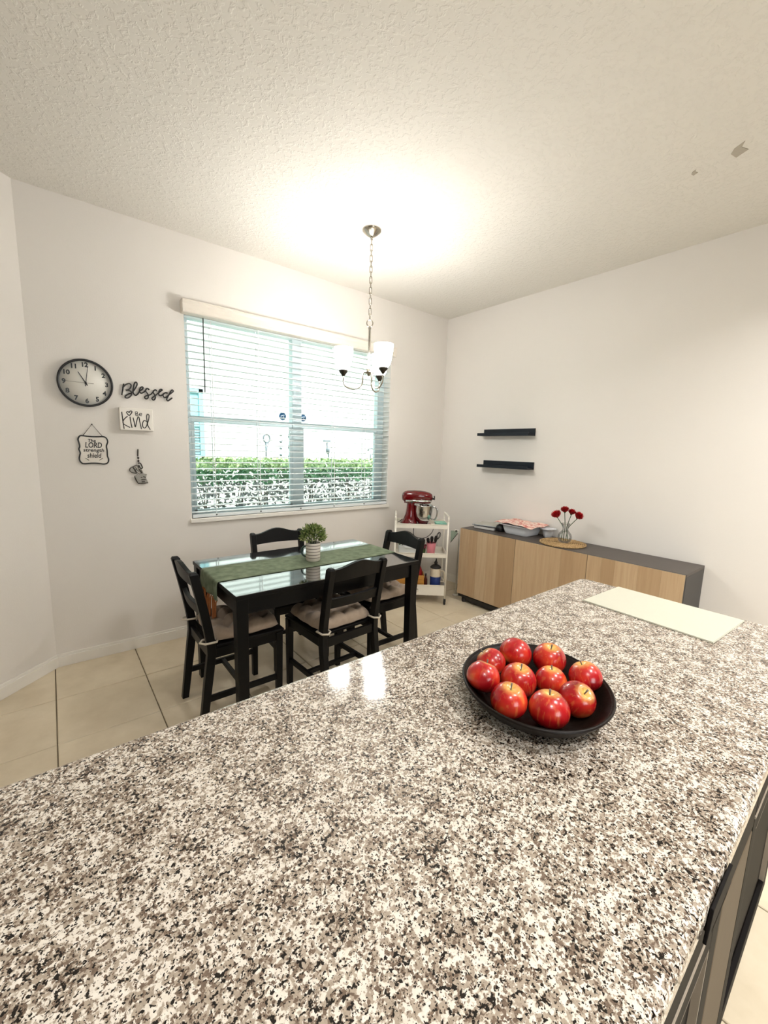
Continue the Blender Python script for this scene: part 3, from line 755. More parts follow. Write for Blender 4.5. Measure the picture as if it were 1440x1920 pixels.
for i in range(16):
    a = rnd.uniform(0, 6.28); r = rnd.uniform(.02, .06); sm.tube([(r * .4 * math.cos(a), r * .4 * math.sin(a), .098), (r * math.cos(a), r * math.sin(a), .17)], .0018, 5)
tag(sm.build('stems', 'stem_green', pp), kind='stuff')

# ------------------------------------------------------------------ chairs (front faces +Y locally)
def back_y(z):            # rear post centre line
    return -.225 + .055 * z / .42 if z < .42 else -.170 - .075 * ((z - .42) / .42) ** 1.25
def make_chair():
    c = thing('dining_chair', '', 'chair'); hwid = .195
    for s in (-1, 1):
        rings = []
        for z in (0, .1, .2, .3, .40, .46, .54, .62, .70, .77, .822):
            y = back_y(z); wx = .017; wy = .021 if z > .3 else .017 + .004 * z / .3
            x = s * (hwid - .017)
            rings.append([(x - wx, y - wy, z), (x + wx, y - wy, z), (x + wx, y + wy, z), (x - wx, y + wy, z)])
        x = s * (hwid - .017); y = back_y(.832)
        rings.append([(x - .011, y - .014, .834), (x + .011, y - .014, .834), (x + .011, y + .014, .834), (x - .011, y + .014, .834)])
        MB().loft(rings, smooth=False).build('rear_post', 'black_lacquer', c, .003)
        xf = s * .178
        MB().hexa([(xf - .015, .172, 0), (xf + .015, .172, 0), (xf + .015, .202, 0), (xf - .015, .202, 0)], [(xf - .019, .168, .425), (xf + .019, .168, .425), (xf + .019, .206, .425), (xf - .019, .206, .425)]).build('front_leg', 'black_lacquer', c, .003)
        MB().box((s * .178 - .009, -.18, .375), (s * .178 + .009, .17, .425)).build('side_apron', 'black_lacquer', c, .002)
        MB().box((s * .178 - .009, -.195, .145), (s * .178 + .009, .18, .175)).build('side_stretcher', 'black_lacquer', c, .002)
    # arched crest rail, following the rake
    def rail(z0f, z1f, name, t=.011):
        rings = []
        for i in range(13):
            u = -1 + 2 * i / 12; x = u * (hwid - .03); bow = .012 * (1 - u * u)
            zb, zt_ = z0f(u), z1f(u)
            rings.append([(x, back_y(zb) - t - bow, zb), (x, back_y(zb) + t - bow, zb), (x, back_y(zt_) + t - bow, zt_), (x, back_y(zt_) - t - bow, zt_)])
        MB().loft(rings, smooth=False).build(name, 'black_lacquer', c, .002)
    rail(lambda u: .752 + .004 * (1 - u * u), lambda u: .822 + .032 * (.5 + .5 * math.cos(PI * min(1, abs(u) * 1.08))), 'crest_rail')
    rail(lambda u: .600, lambda u: .655, 'back_slat')
    MB().box((-.165, .172, .375), (.165, .190, .425)).build('front_apron', 'black_lacquer', c, .002)
    MB().box((-.165, -.185, .375), (.165, -.167, .425)).build('rear_apron', 'black_lacquer', c, .002)
    MB().box((-.17, -.02, .148), (.17, .002, .172)).build('cross_stretcher', 'black_lacquer', c, .002)
    sp = [(-.195, .215), (.195, .215), (.185, -.150), (-.185, -.150)]
    MB().prism(sp, Matrix.Translation((0, 0, .425)), .018).build('seat', 'black_lacquer', c, .005)
    return c
def make_cushion():
    c = thing('seat_cushion', '', 'cushion'); n = 30; V = []; F = []; hx, hy = .185, .180
    tufts = [(a, b_) for a in (-.52, 0, .52) for b_ in (-.52, 0, .52)]
    def top(u, v):
        e = max(0, (1 - abs(u) ** 5)) ** .5 * max(0, (1 - abs(v) ** 5)) ** .5
        dent = max(math.exp(-((u - a) ** 2 + (v - b_) ** 2) / .035) for a, b_ in tufts)
        seam = max(max(math.exp(-(abs(u) - .52) ** 2 / .006), math.exp(-u * u / .006)) , max(math.exp(-(abs(v) - .52) ** 2 / .006), math.exp(-v * v / .006)))
        h = .072 * e * (1 - .72 * dent) * (1 - .22 * seam)
        h += .004 * math.sin(9 * u + 4 * v) * e
        return h
    for sgn in (1, -1):
        for i in range(n + 1):
            for j in range(n + 1):
                u = -1 + 2 * i / n; v = -1 + 2 * j / n
                k = 1 - .06 * (u * u) * (v * v); x = hx * u * k * (1 + .012 * math.sin(11 * v)); y = hy * v * k * (1 + .012 * math.sin(11 * u))
                z = .020 + top(u, v) if sgn > 0 else .020 - .020 * max(0, (1 - abs(u) ** 6)) ** .5 * max(0, (1 - abs(v) ** 6)) ** .5
                V.append((x, y + .022, z))
    m = n + 1
    for i in range(n):
        for j in range(n):
            a = i * m + j; F.append((a, a + m, a + m + 1, a + 1)); a += m * m; F.append((a, a + 1, a + m + 1, a + m))
    MB().add(V, F, True).build('pad', 'cushion_beige', c)
    for a, b_ in tufts:
        MB().ball((hx * a, hy * b_ + .022, .020 + top(a, b_) + .002), (.007, .007, .004), 10, 6).build('button', 'tie_cream', c)
    for s in (-1, 1):
        x = s * .178; MB().tube([(s * .165, -.138, .020), (s * .150, -.160, .026), (s * .152, -.205, .028), (x, -.2235, .027), (s * .203, -.205, .026), (s * .203, -.150, .024), (s * .175, -.140, .018)], .0055, 7).build('tie', 'tie_cream', c)
    return c
ch0 = make_chair(); cu0 = make_cushion()
spots = [(-2.68, -.997, -90, 'black chair at the left end of the table, nearest the slanting wall', 'beige tufted cushion tied to the chair at the left table end'),
         (-2.175, -1.222, 3, 'black chair on the near side of the table with its back to the island', 'beige tufted cushion on the chair backing onto the island'),
         (-2.178, -.688, 177, 'black chair on the window side of the table behind the plant', 'beige tufted cushion on the window-side chair'),
         (-1.677, -1.02, 90, 'black chair at the right end of the table in front of the white cart', 'beige tufted cushion on the chair by the white cart')]
for i, (x, y, a, lab, cl_) in enumerate(spots):
    c = ch0 if i == 0 else copy_tree(ch0); c.location = (x, y, 0); c.rotation_euler = (0, 0, R(a)); tag(c, lab, 'chair', 'black dining chairs')
    u = cu0 if i == 0 else copy_tree(cu0); u.location = (x, y, .4435); u.rotation_euler = (0, 0, R(a)); tag(u, cl_, 'cushion', 'beige chair cushions')

# ------------------------------------------------------------------ chandelier
CX, CY = -1.700, -.893
cd = thing('chandelier', 'three-arm brushed nickel chandelier with lit frosted glass shades', 'chandelier', (CX, CY, H))
def Zr(z): return z - H
MB().lathe([(.0001, Zr(2.785)), (.012, Zr(2.786)), (.030, Zr(2.795)), (.056, Zr(2.815)), (.062, Zr(2.822)), (.062, Zr(2.829))], 36).build('canopy', 'nickel', cd)
MB().tube([(.008 * math.cos(a), 0, Zr(2.777) + .010 * math.sin(a)) for a in [i * 2 * PI / 12 for i in range(12)]], .0025, 6, closed=True).build('canopy_loop', 'nickel', cd)
z0, z1, NL = 2.772, 2.285, 15
lk = MB(); step = (z0 - z1) / NL; ln = step * .5 + .0055
lk.tube([((.0085 * math.cos(a)), 0, (ln - .0085) * (1 if math.sin(a) > 0 else -1) + .0085 * math.sin(a)) for a in [i * 2 * PI / 16 + .01 for i in range(16)]], .0024, 6, closed=True)
lme = lk.mesh('chain_link'); lme.materials.append(MATS['nickel'])
for i in range(NL):
    o = bpy.data.objects.new('chain_link', lme); COL.objects.link(o); o.parent = cd
    o.location = (0, 0, Zr(z0 - step * (i + .5))); o.rotation_euler = (0, 0, R(40) + (PI / 2 if i % 2 else 0))
MB().tube([(.02 * math.cos(a) * .78, -.02 * math.cos(a) * .63, Zr(2.262) + .022 * math.sin(a)) for a in [i * 2 * PI / 18 for i in range(18)]], .0036, 8, closed=True).build('top_ring', 'nickel', cd)
MB().lathe([(.0001, Zr(2.242)), (.008, Zr(2.24)), (.0095, Zr(2.228)), (.0075, Zr(2.222)), (.0075, Zr(1.985)), (.0095, Zr(1.98)), (.0095, Zr(1.972)), (.014, Zr(1.966)), (.030, Zr(1.955)), (.034, Zr(1.948)), (.028, Zr(1.942)), (.012, Zr(1.938)), (.009, Zr(1.930)), (.0001, Zr(1.922))], 24).build('stem', 'nickel', cd)
cr2 = Vector((math.cos(R(39.07)), -math.sin(R(39.07)))); cd2 = Vector((math.sin(R(39.07)), math.cos(R(39.07))))
bulb_lights = []
for ang in (185, -55, 65):
    r = .170; hx = cr2 * (math.cos(R(ang))) + cd2 * (math.sin(R(ang)))
    P = lambda d, z: Vector((hx.x * d, hx.y * d, Zr(z)))
    pts = [P(.012, 1.950), P(.030, 1.948), P(.038, 1.940), P(.041, 1.915)]
    for i in range(9):
        t = PI * i / 8; pts.append(P(.1055 - .0645 * math.cos(t), 1.888 - .052 * math.sin(t)))
    pts += [P(.170, 1.905), P(.170, 1.925)]
    arm = MB().tube(smooth_path(pts, 3), .0048, 8).build('arm', 'nickel', cd)
    MB().lathe([(.006, 1.918 - H), (.010, 1.920 - H), (.016, 1.930 - H), (.026, 1.942 - H), (.031, 1.953 - H), (.031, 1.957 - H), (.0001, 1.957 - H)], 24, (hx.x * r, hx.y * r, 0)).build('shade_cup', 'bronze_dark', arm)
    prof = [(.026, 1.958), (.034, 1.962), (.044, 1.980), (.051, 2.005), (.056, 2.035), (.060, 2.065), (.0625, 2.098)]
    sh = MB().lathe([(a, c - H) for a, c in prof] + [(a - .0035, c - H) for a, c in prof[::-1]], 32, (hx.x * r, hx.y * r, 0)).build('glass_shade', 'lit_shade', arm)
    MB().lathe([(.0001, 1.960 - H), (.012, 1.962 - H), (.014, 1.975 - H), (.024, 2.005 - H), (.026, 2.02 - H), (.020, 2.038 - H), (.0001, 2.046 - H)], 16, (hx.x * r, hx.y * r, 0)).build('bulb', 'lit_shade', arm)
    ld = bpy.data.lights.new('bulb_light', 'POINT'); ld.energy = CHANDELIER_BULB; ld.shadow_soft_size = .02; ld.color = (1, .95, .88)
    lo = bpy.data.objects.new('bulb_light', ld); COL.objects.link(lo); lo.parent = cd; lo.location = (hx.x * r, hx.y * r, 2.035 - H)

# ------------------------------------------------------------------ wall decor traced as shapes on the wall plane (x, z)
BLESSED = [[(-3.008, 1.811), (-3.015, 1.775), (-3.022, 1.738)], [(-3.015, 1.784), (-3.004, 1.799), (-2.99, 1.811), (-2.976, 1.815), (-2.967, 1.806), (-2.972, 1.789), (-2.984, 1.776), (-2.998, 1.771), (-2.985, 1.773), (-2.971, 1.767), (-2.966, 1.755), (-2.973, 1.737), (-2.99, 1.723), (-3.003, 1.724), (-3.003, 1.734), (-2.986, 1.748), (-2.964, 1.76), (-2.948, 1.783), (-2.934, 1.81), (-2.934, 1.826), (-2.941, 1.828), (-2.949, 1.815), (-2.955, 1.788), (-2.958, 1.766), (-2.953, 1.75), (-2.943, 1.745), (-2.931, 1.756), (-2.921, 1.774), (-2.906, 1.786), (-2.899, 1.798), (-2.905, 1.803), (-2.915, 1.794), (-2.921, 1.775), (-2.915, 1.762), (-2.902, 1.766), (-2.888, 1.78), (-2.879, 1.795), (-2.869, 1.795), (-2.865, 1.787)], [(-2.888, 1.78), (-2.876, 1.764), (-2.871, 1.749), (-2.875, 1.733), (-2.887, 1.728), (-2.893, 1.735), (-2.887, 1.746), (-2.858, 1.758), (-2.843, 1.776), (-2.834, 1.789), (-2.824, 1.792), (-2.821, 1.784)], [(-2.843, 1.776), (-2.834, 1.761), (-2.829, 1.746), (-2.834, 1.73), (-2.844, 1.724), (-2.851, 1.733), (-2.842, 1.744), (-2.815, 1.768), (-2.798, 1.785), (-2.786, 1.795), (-2.792, 1.8), (-2.802, 1.794), (-2.808, 1.775), (-2.805, 1.758), (-2.79, 1.761), (-2.778, 1.772), (-2.764, 1.782), (-2.753, 1.779)], [(-2.753, 1.779), (-2.771, 1.777), (-2.782, 1.762), (-2.776, 1.748), (-2.763, 1.751), (-2.744, 1.77), (-2.724, 1.787), (-2.717, 1.797), (-2.725, 1.803), (-2.736, 1.787), (-2.752, 1.757), (-2.761, 1.737), (-2.754, 1.727), (-2.741, 1.737), (-2.726, 1.75)]]
KIND = [[(-3.032, 1.63), (-3.031, 1.6), (-3.028, 1.555), (-3.025, 1.523)], [(-3.002, 1.605), (-3.02, 1.587), (-3.029, 1.57), (-3.027, 1.556), (-3.012, 1.545), (-2.991, 1.534)], [(-2.988, 1.603), (-2.986, 1.573), (-2.981, 1.533)], [(-2.993, 1.609), (-3.005, 1.625), (-3.003, 1.633), (-2.997, 1.635), (-2.992, 1.629), (-2.984, 1.64), (-2.976, 1.638), (-2.978, 1.628), (-2.988, 1.614), (-2.993, 1.609)], [(-2.971, 1.598), (-2.966, 1.565), (-2.962, 1.537), (-2.953, 1.572), (-2.944, 1.603), (-2.937, 1.601), (-2.934, 1.57), (-2.927, 1.527)], [(-2.895, 1.578), (-2.909, 1.584), (-2.919, 1.564), (-2.917, 1.54), (-2.905, 1.537), (-2.892, 1.563), (-2.893, 1.61), (-2.887, 1.626), (-2.879, 1.62), (-2.882, 1.592), (-2.89, 1.563), (-2.885, 1.544), (-2.876, 1.526)], [(-2.957, 1.636), (-2.955, 1.612)], [(-2.957, 1.636), (-2.946, 1.637), (-2.946, 1.626), (-2.955, 1.624), (-2.942, 1.621), (-2.944, 1.612), (-2.955, 1.612)], [(-2.935, 1.62), (-2.92, 1.623), (-2.924, 1.63), (-2.934, 1.625), (-2.933, 1.614), (-2.921, 1.613)]]
PLAQUE = [(-3.256, 1.47), (-3.244, 1.47), (-3.208, 1.467), (-3.17, 1.467), (-3.139, 1.469), (-3.124, 1.462), (-3.118, 1.449), (-3.117, 1.434), (-3.125, 1.411), (-3.123, 1.385), (-3.123, 1.364), (-3.123, 1.345), (-3.118, 1.324), (-3.125, 1.303), (-3.145, 1.296), (-3.173, 1.3), (-3.211, 1.301), (-3.25, 1.298), (-3.264, 1.308), (-3.27, 1.325), (-3.267, 1.347), (-3.263, 1.365), (-3.268, 1.387), (-3.263, 1.405), (-3.266, 1.429), (-3.269, 1.447), (-3.263, 1.463)]
STRING = [(-3.243, 1.471), (-3.193, 1.543), (-3.143, 1.472)]
PTEXT = [('The', [(-3.22, 1.432), (-3.179, 1.452)]), ('LORD', [(-3.236, 1.397), (-3.148, 1.432)]), ('strength', [(-3.247, 1.366), (-3.139, 1.394)]), ('shield', [(-3.229, 1.335), (-3.155, 1.364)])]
PLEAF = [[(-3.24, 1.333), (-3.221, 1.319)], [(-3.169, 1.319), (-3.148, 1.333)]]
OMUG = [(-2.982, 1.214), (-2.966, 1.221), (-2.964, 1.228), (-2.927, 1.231), (-2.906, 1.228), (-2.913, 1.203), (-2.905, 1.181), (-2.9, 1.169), (-2.915, 1.163), (-2.938, 1.161), (-2.964, 1.166), (-2.975, 1.187)]
OWHISK = [(-2.963, 1.289), (-2.985, 1.279), (-3.001, 1.267), (-3.006, 1.256), (-2.999, 1.244), (-2.984, 1.237), (-2.966, 1.234), (-2.971, 1.256), (-2.952, 1.272)]
OBARS = [[(-2.986, 1.275), (-2.978, 1.26), (-2.968, 1.239)], [(-2.975, 1.282), (-2.962, 1.265), (-2.951, 1.247)], [(-2.954, 1.301), (-2.941, 1.301), (-2.93, 1.272), (-2.941, 1.267), (-2.952, 1.289)], [(-2.966, 1.249), (-2.958, 1.239), (-2.949, 1.23)], [(-2.953, 1.263), (-2.942, 1.247), (-2.938, 1.232)], [(-2.941, 1.263), (-2.934, 1.247), (-2.93, 1.233)]]
OHANG = [(-2.95, 1.394), (-2.953, 1.348), (-2.951, 1.336), (-2.951, 1.316), (-2.954, 1.299)]
OLINES = [[(-2.944, 1.206), (-2.935, 1.205)], [(-2.942, 1.19), (-2.916, 1.19)], [(-2.962, 1.166), (-2.902, 1.168)], [(-2.98, 1.212), (-2.964, 1.171)], [(-2.929, 1.212), (-2.914, 1.205)], [(-2.94, 1.176), (-2.921, 1.177)]]
def wp(pts, y): return [Vector((a, y, c)) for a, c in pts]
# clock
CK = Vector((-3.209, -.0, 1.789)); ck = thing('wall_clock', 'round white wall clock with black rim and numerals', 'clock', CK)
r = .141
MB().lathe([(.0001, .001), (r - .004, .001), (r, .006), (r, .034), (r - .003, .038), (r - .010, .038), (r - .012, .030), (r - .012, .020), (.0001, .020)], 64, M=WALLM(0, 0, 0)).build('case', 'clock_black', ck)
MB().lathe([(.0001, .0205), (r - .012, .0205), (r - .012, .023), (.0001, .023)], 64, M=WALLM(0, 0, 0)).build('dial', 'clock_face', ck)
for k in range(1, 13):
    a = R(90 - 30 * k); rr = .107
    text_mb(str(k), .037, WALLM(rr * math.cos(a), -.0232, rr * math.sin(a)), .0004, bold=.0014).build('numeral', 'clock_black', ck)
def hand(name, ang, length, tail, wd, y, mat):
    a = R(90 - ang); d = Vector((math.cos(a), 0, math.sin(a))); n = Vector((-math.sin(a), 0, math.cos(a))); m = MB()
    A = -d * tail; B = d * length; o = Vector((0, y, 0)); t = Vector((0, -.0012, 0))
    m.hexa([A - n * wd + o, B - n * wd * .6 + o, B + n * wd * .6 + o, A + n * wd + o], [A - n * wd + o + t, B - n * wd * .6 + o + t, B + n * wd * .6 + o + t, A + n * wd + o + t])
    m.build(name, mat, ck)
hand('hour_hand', 331, .072, .016, .0032, -.026, 'clock_black')
hand('minute_hand', 9, .096, .020, .0022, -.0285, 'clock_black')
hand('second_hand', 271, .100, .040, .0013, -.031, 'second_grey')
MB().lathe([(.0001, .023), (.006, .023), (.006, .034), (.0001, .035)], 16, M=WALLM(0, 0, 0)).build('hub', 'clock_black', ck)
# Blessed
bs = thing('word_sign', 'black wire script sign reading Blessed on the window wall', 'sign', (-2.87, -.012, 1.72)); b = bs.location
for s in BLESSED:
    MB().tube(smooth_path(wp(s, -.010), 4), .0042, 7).build('script_stroke', 'wire_black', bs, world=b)
# Be Kind
kd = thing('block_sign', 'white wooden block sign with heart and black lettering, Be Kind', 'sign', (-2.95, -.02, 1.516)); b = kd.location
MB().box((-3.046, -.04, 1.516), (-2.856, -.0005, 1.660)).build('block', 'sign_white', kd, .004, world=b)
for i, s in enumerate(KIND):
    pts = wp([(a, c) for a, c in s], -.0402)
    MB().tube(smooth_path(pts, 3), .0027 if i < 6 else .0018, 6).build('heart' if i == 3 else 'letter_stroke', 'ink_black', kd, world=b)
# hanging plaque
pq = thing('hanging_plaque', 'white scalloped plaque with black edge hanging from a string', 'sign', (-3.19, -.005, 1.298)); b = pq.location
cx, cz = -3.193, 1.383
PM = Matrix.Translation((0, -.0015, 0)) @ Matrix.Rotation(R(90), 4, 'X')
MB().prism(PLAQUE, PM, .007).build('board', 'plaque_white', pq, world=b)
ring = smooth_path(wp(PLAQUE + PLAQUE[:1], -.008), 3)[:-1]
MB().tube(ring, .0042, 7, closed=True).build('edge_band', 'clock_black', pq, world=b)
MB().tube(wp(STRING, -.006), .0016, 6).build('string', 'wire_black', pq, world=b)
MB().lathe([(.0001, 0), (.004, 0), (.004, .006), (.0001, .007)], 10, M=WALLM(-3.193, -.001, 1.543)).build('nail', 'pewter_dark', pq, world=b)
for (t, ((ax, az), (bx, bz))) in PTEXT:
    size = (bz - az) * (1.32 if t == 'LORD' else 1.0)
    m = text_mb(t, size, Matrix.Identity(4), .0003, shear=.15, bold=.0004 if t != 'LORD' else .0008)
    xs = [v[0] for v in m.v]; zs = [v[1] for v in m.v]
    kx = (bx - ax) / (max(xs) - min(xs)); kz = (bz - az) / (max(zs) - min(zs)); mx = (max(xs) + min(xs)) / 2; mz = (max(zs) + min(zs)) / 2
    m.v = [((ax + bx) / 2 + (v[0] - mx) * kx, -.0092 - v[2], (az + bz) / 2 + (v[1] - mz) * kz) for v in m.v]
    m.build('lettering', 'ink_black', pq, world=b)
for s in PLEAF: MB().tube(wp(s, -.009), [.001, .0022], 6).build('leaf_mark', 'pewter_dark', pq, world=b)
# pewter kitchen ornament
orn = thing('pewter_ornament', 'small pewter kitchen ornament of cup and whisk hanging from beads', 'ornament', (-2.94, -.008, 1.16)); b = orn.location
OM = Matrix.Translation((0, -.002, 0)) @ Matrix.Rotation(R(90), 4, 'X')
MB().prism(OMUG, OM, .010).build('cup', 'pewter', orn, .002, world=b)
MB().prism(OWHISK, OM, .008).build('whisk', 'pewter', orn, .002, world=b)
wq = smooth_path(wp(OWHISK + OWHISK[:1], -.010), 3)[:-1]
MB().tube(wq, .0022, 6, closed=True).build('whisk_rim', 'pewter_dark', orn, world=b)
for k, s in enumerate(OBARS): MB().tube(smooth_path(wp(s, -.011), 3), .0036, 6).build('utensil_bar', 'pewter' if k % 2 else 'pewter_dark', orn, world=b)
for s in OLINES: MB().tube(wp(s, -.0125), .0028, 6).build('raised_line', 'pewter_dark', orn, world=b)
hg = wp(OHANG, -.006)
MB().tube(hg[:2], .0035, 6).build('strap', 'pewter_dark', orn, world=b)
MB().tube(hg, .0014, 6).build('thread', 'pewter_dark', orn, world=b)
for q in hg[2:4]: MB().ball(q, .0065, 10, 8).build('bead', 'pewter_dark', orn, world=b)

# ------------------------------------------------------------------ picture ledges on the right wall
for (ya, yb, z0, z1, lab) in ((-.570, -1.132, 1.600, 1.667, 'upper narrow navy picture ledge on the right wall'), (-.586, -1.145, 1.297, 1.364, 'lower narrow navy picture ledge on the right wall')):
    s = thing('picture_ledge', lab, 'shelf', (0, (ya + yb) / 2, z0), 0, 'navy wall ledges'); b = s.location
    MB().box((-.012, yb, z0), (-.0005, ya, z1)).build('back_plate', 'ledge_navy', s, .0015, world=b)
    MB().box((-.105, yb, z0), (-.012, ya, z0 + .010)).build('shelf_board', 'ledge_navy', s, .001, world=b)
    MB().box((-.116, yb, z0), (-.105, ya, z0 + .027)).build('front_lip', 'ledge_navy', s, .0015, world=b)

# ------------------------------------------------------------------ sideboard
SY0, SY1, SD, ST = -.683, -2.483, .42, .726
sb = thing('sideboard', 'long low dark sideboard with three light oak plank doors', 'sideboard', (-SD / 2, (SY0 + SY1) / 2, 0)); b = sb.location
xb_ = -.018
body = MB().box((-SD + .02, SY1, ST - .018), (xb_, SY0, ST))
body.build('top_panel', 'sideboard_dark', sb, .0015, world=b)
for yy in (SY0, SY1 + .018, SY0 - .6 + .009, SY0 - 1.2 + .009):
    MB().box((-SD + .02, yy - .018, .07), (xb_, yy, ST - .018)).build('side_panel', 'sideboard_side', sb, .001, world=b)
MB().box((-SD + .02, SY1, .05), (xb_, SY0, .07)).build('bottom_panel', 'sideboard_side', sb, .001, world=b)
MB().box((xb_ - .006, SY1 + .018, .07), (xb_, SY0 - .018, ST - .018)).build('back_panel', 'sideboard_side', sb, world=b)
MB().box((-SD + .045, SY1 + .03, .012), (-SD + .065, SY0 - .03, .05)).build('plinth', 'sideboard_side', sb, world=b)
for yy in (SY0 - .05, SY0 - .62, SY0 - 1.2, SY1 + .05):
    for xx in (-SD + .055, -.06):
        MB().lathe([(.0001, 0), (.022, 0), (.024, .01), (.024, .05), (.0001, .05)], 16, (xx, yy, 0)).build('foot', 'rubber_dark', sb, world=b)
rnd = random.Random(11)
splits = [[0, .11, .205, .315, .43, .597], [0, .085, .20, .31, .40, .50, .597], [0, .10, .19, .335, .47, .597]]
for k in range(3):
    ya = SY0 - .6 * k - .0015
    dr = MB().box((-SD + .003, ya - .597, .086), (-SD + .019, ya, ST - .001)).build('door', 'sideboard_side', sb, world=b)
    for (p, q) in zip(splits[k], splits[k][1:]):
        MB().box((-SD, ya - q + .0003, .086), (-SD + .003, ya - p - .0003, ST - .001)).build('plank', 'oak_plank', dr, .0003, world=b, seg=1)

# things on the sideboard
ZT = ST + .0005
bk = thing('book', 'book with black cover and pale page edges at the sideboard left end', 'book', (-.20, -.845, ZT), R(8)) 
MB().box((-.10, -.105, .0), (.10, .105, .004)).box((-.10, -.105, .026), (.10, .105, .030)).box((.096, -.105, 0), (.10, .105, .03)).build('cover', 'book_black', bk, .001)
MB().box((-.097, -.102, .004), (.095, .102, .026)).build('page_block', 'book_pages', bk)
tbk = thing('tablet', 'grey tablet lying on the black book on the sideboard', 'tablet', (-.185, -.835, ZT + .031), R(14))
MB().box((-.115, -.125, 0), (.115, .125, .009)).build('casing', 'tablet_grey', tbk, .003)
MB().box((-.105, -.115, .009), (.105, .115, .0098)).build('screen', 'dish_grey', tbk)
pch = thing('black_pouch', 'black soft pouch between the book and the white roasting dish', 'pouch', (-.21, -.997, ZT))
pm = MB(); rings = []
for (z, s) in ((0, .8), (.012, 1), (.035, 1.02), (.055, .88), (.066, .55)):
    rings.append([(.062 * s * math.copysign(abs(math.cos(a)) ** .5, math.cos(a)), .036 * s * math.copysign(abs(math.sin(a)) ** .5, math.sin(a)), z) for a in [i * 2 * PI / 20 for i in range(20)]])
pm.loft(rings).build('pouch_body', 'book_black', pch)
MB().tube([(-.05, 0, .066), (0, .002, .068), (.05, 0, .066)], .0025, 6).build('zip', 'bronze_dark', pch)
def dish(name, label, cx, cy, bx, by, h, flare, mat, rz=0.):
    o = thing(name, label, 'dish', (cx, cy, ZT), rz); rings = []
    def rect(s, z): return [(x, y, z) for x, y in rounded(-bx / 2 - s, bx / 2 + s, -by / 2 - s, by / 2 + s, .035 + s * .3, 6)]
    for (s, z) in ((-.004, 0), (0, .004), (flare * .5, h * .5), (flare, h), (flare + .014, h + .002), (flare + .015, h + .006), (flare + .002, h + .006), (flare - .004, h - .002), (flare * .45, h * .5), (-.005, .009)): rings.append(rect(s, z))
    MB().loft(rings).build('dish_body', mat, o); return o
dish('roasting_dish', 'white rectangular roasting dish under a pink floral cloth', -.158, -1.168, .205, .235, .078, .022, 'dish_white', R(-2))
dish('loaf_dish', 'small grey-white loaf dish behind the roasting dish by the wall', -.083, -1.380, .085, .065, .070, .012, 'dish_white')
fc = thing('floral_cloth', 'pink floral cloth laid over the white roasting dish', 'cloth', (-.158, -1.165, ZT + .0935)); V = []; F = []; nx, ny = 14, 20
for i in range(nx + 1):
    for j in range(ny + 1):
        u = -1 + 2 * i / nx; v = -1 + 2 * j / ny
        x = .142 * u + .012 * v; y = .192 * v - .012 * u + (.012 * u if v < -.9 else 0)
        e = max(0, abs(u) - .93) * .05 + max(0, abs(v) - .80) * .035
        V.append((min(x, .148), y, .004 + .004 * math.sin(5 * u + 3 * v) + .003 * math.sin(9 * v) - e))
for i in range(nx):
    for j in range(ny): a = i * (ny + 1) + j; F.append((a, a + ny + 1, a + ny + 2, a + 1))
fo = MB().add(V, F, True).build('cloth_sheet', 'floral_cloth', fc)
so = fo.modifiers.new('thickness', 'SOLIDIFY'); so.thickness = .006; so.offset = 1
# woven mat: concentric braided coils
wm = thing('woven_placemat', 'round woven straw placemat under the glass vase', 'placemat', (-.230, -1.592, ZT))
for k in range(12):
    rr = .008 + k * .0148
    n = max(14, int(rr * 330)); pts = [(rr * math.cos(2 * PI * i / n), rr * math.sin(2 * PI * i / n), .006 + .0014 * (i % 2)) for i in range(n)]
    MB().tube(pts, [.0074 if i % 2 else .0062 for i in range(n)], 6, closed=True).build('braid_coil', 'woven_straw', wm)
VX, VY, VZ = -.228, -1.604, ZT + .0145
vz = thing('glass_vase', 'clear round-bellied glass vase holding red carnations', 'vase', (VX, VY, VZ))
pr = [(.0001, .0), (.030, .0), (.044, .010), (.053, .030), (.054, .048), (.047, .070), (.032, .088), (.023, .100), (.0215, .112), (.024, .128), (.030, .146), (.033, .152)]
MB().lathe(pr + [(max(a - .0025, .0001), c + .002) for a, c in pr[::-1]], 36).build('vase_body', 'vase_glass', vz)
MB().lathe([(.033, .150), (.0345, .153), (.032, .155), (.0305, .152), (.033, .150)], 36).build('lip', 'vase_glass', vz)
fl = [((-.262, -1.536, .962), .037, 'largest red carnation leaning left in the glass vase'), ((-.232, -1.586, 1.006), .030, 'tallest dark red carnation at the back of the vase'),
      ((-.208, -1.634, .992), .028, 'small red carnation between the tall one and the right one'), ((-.188, -1.682, .964), .035, 'red carnation leaning furthest right in the vase')]
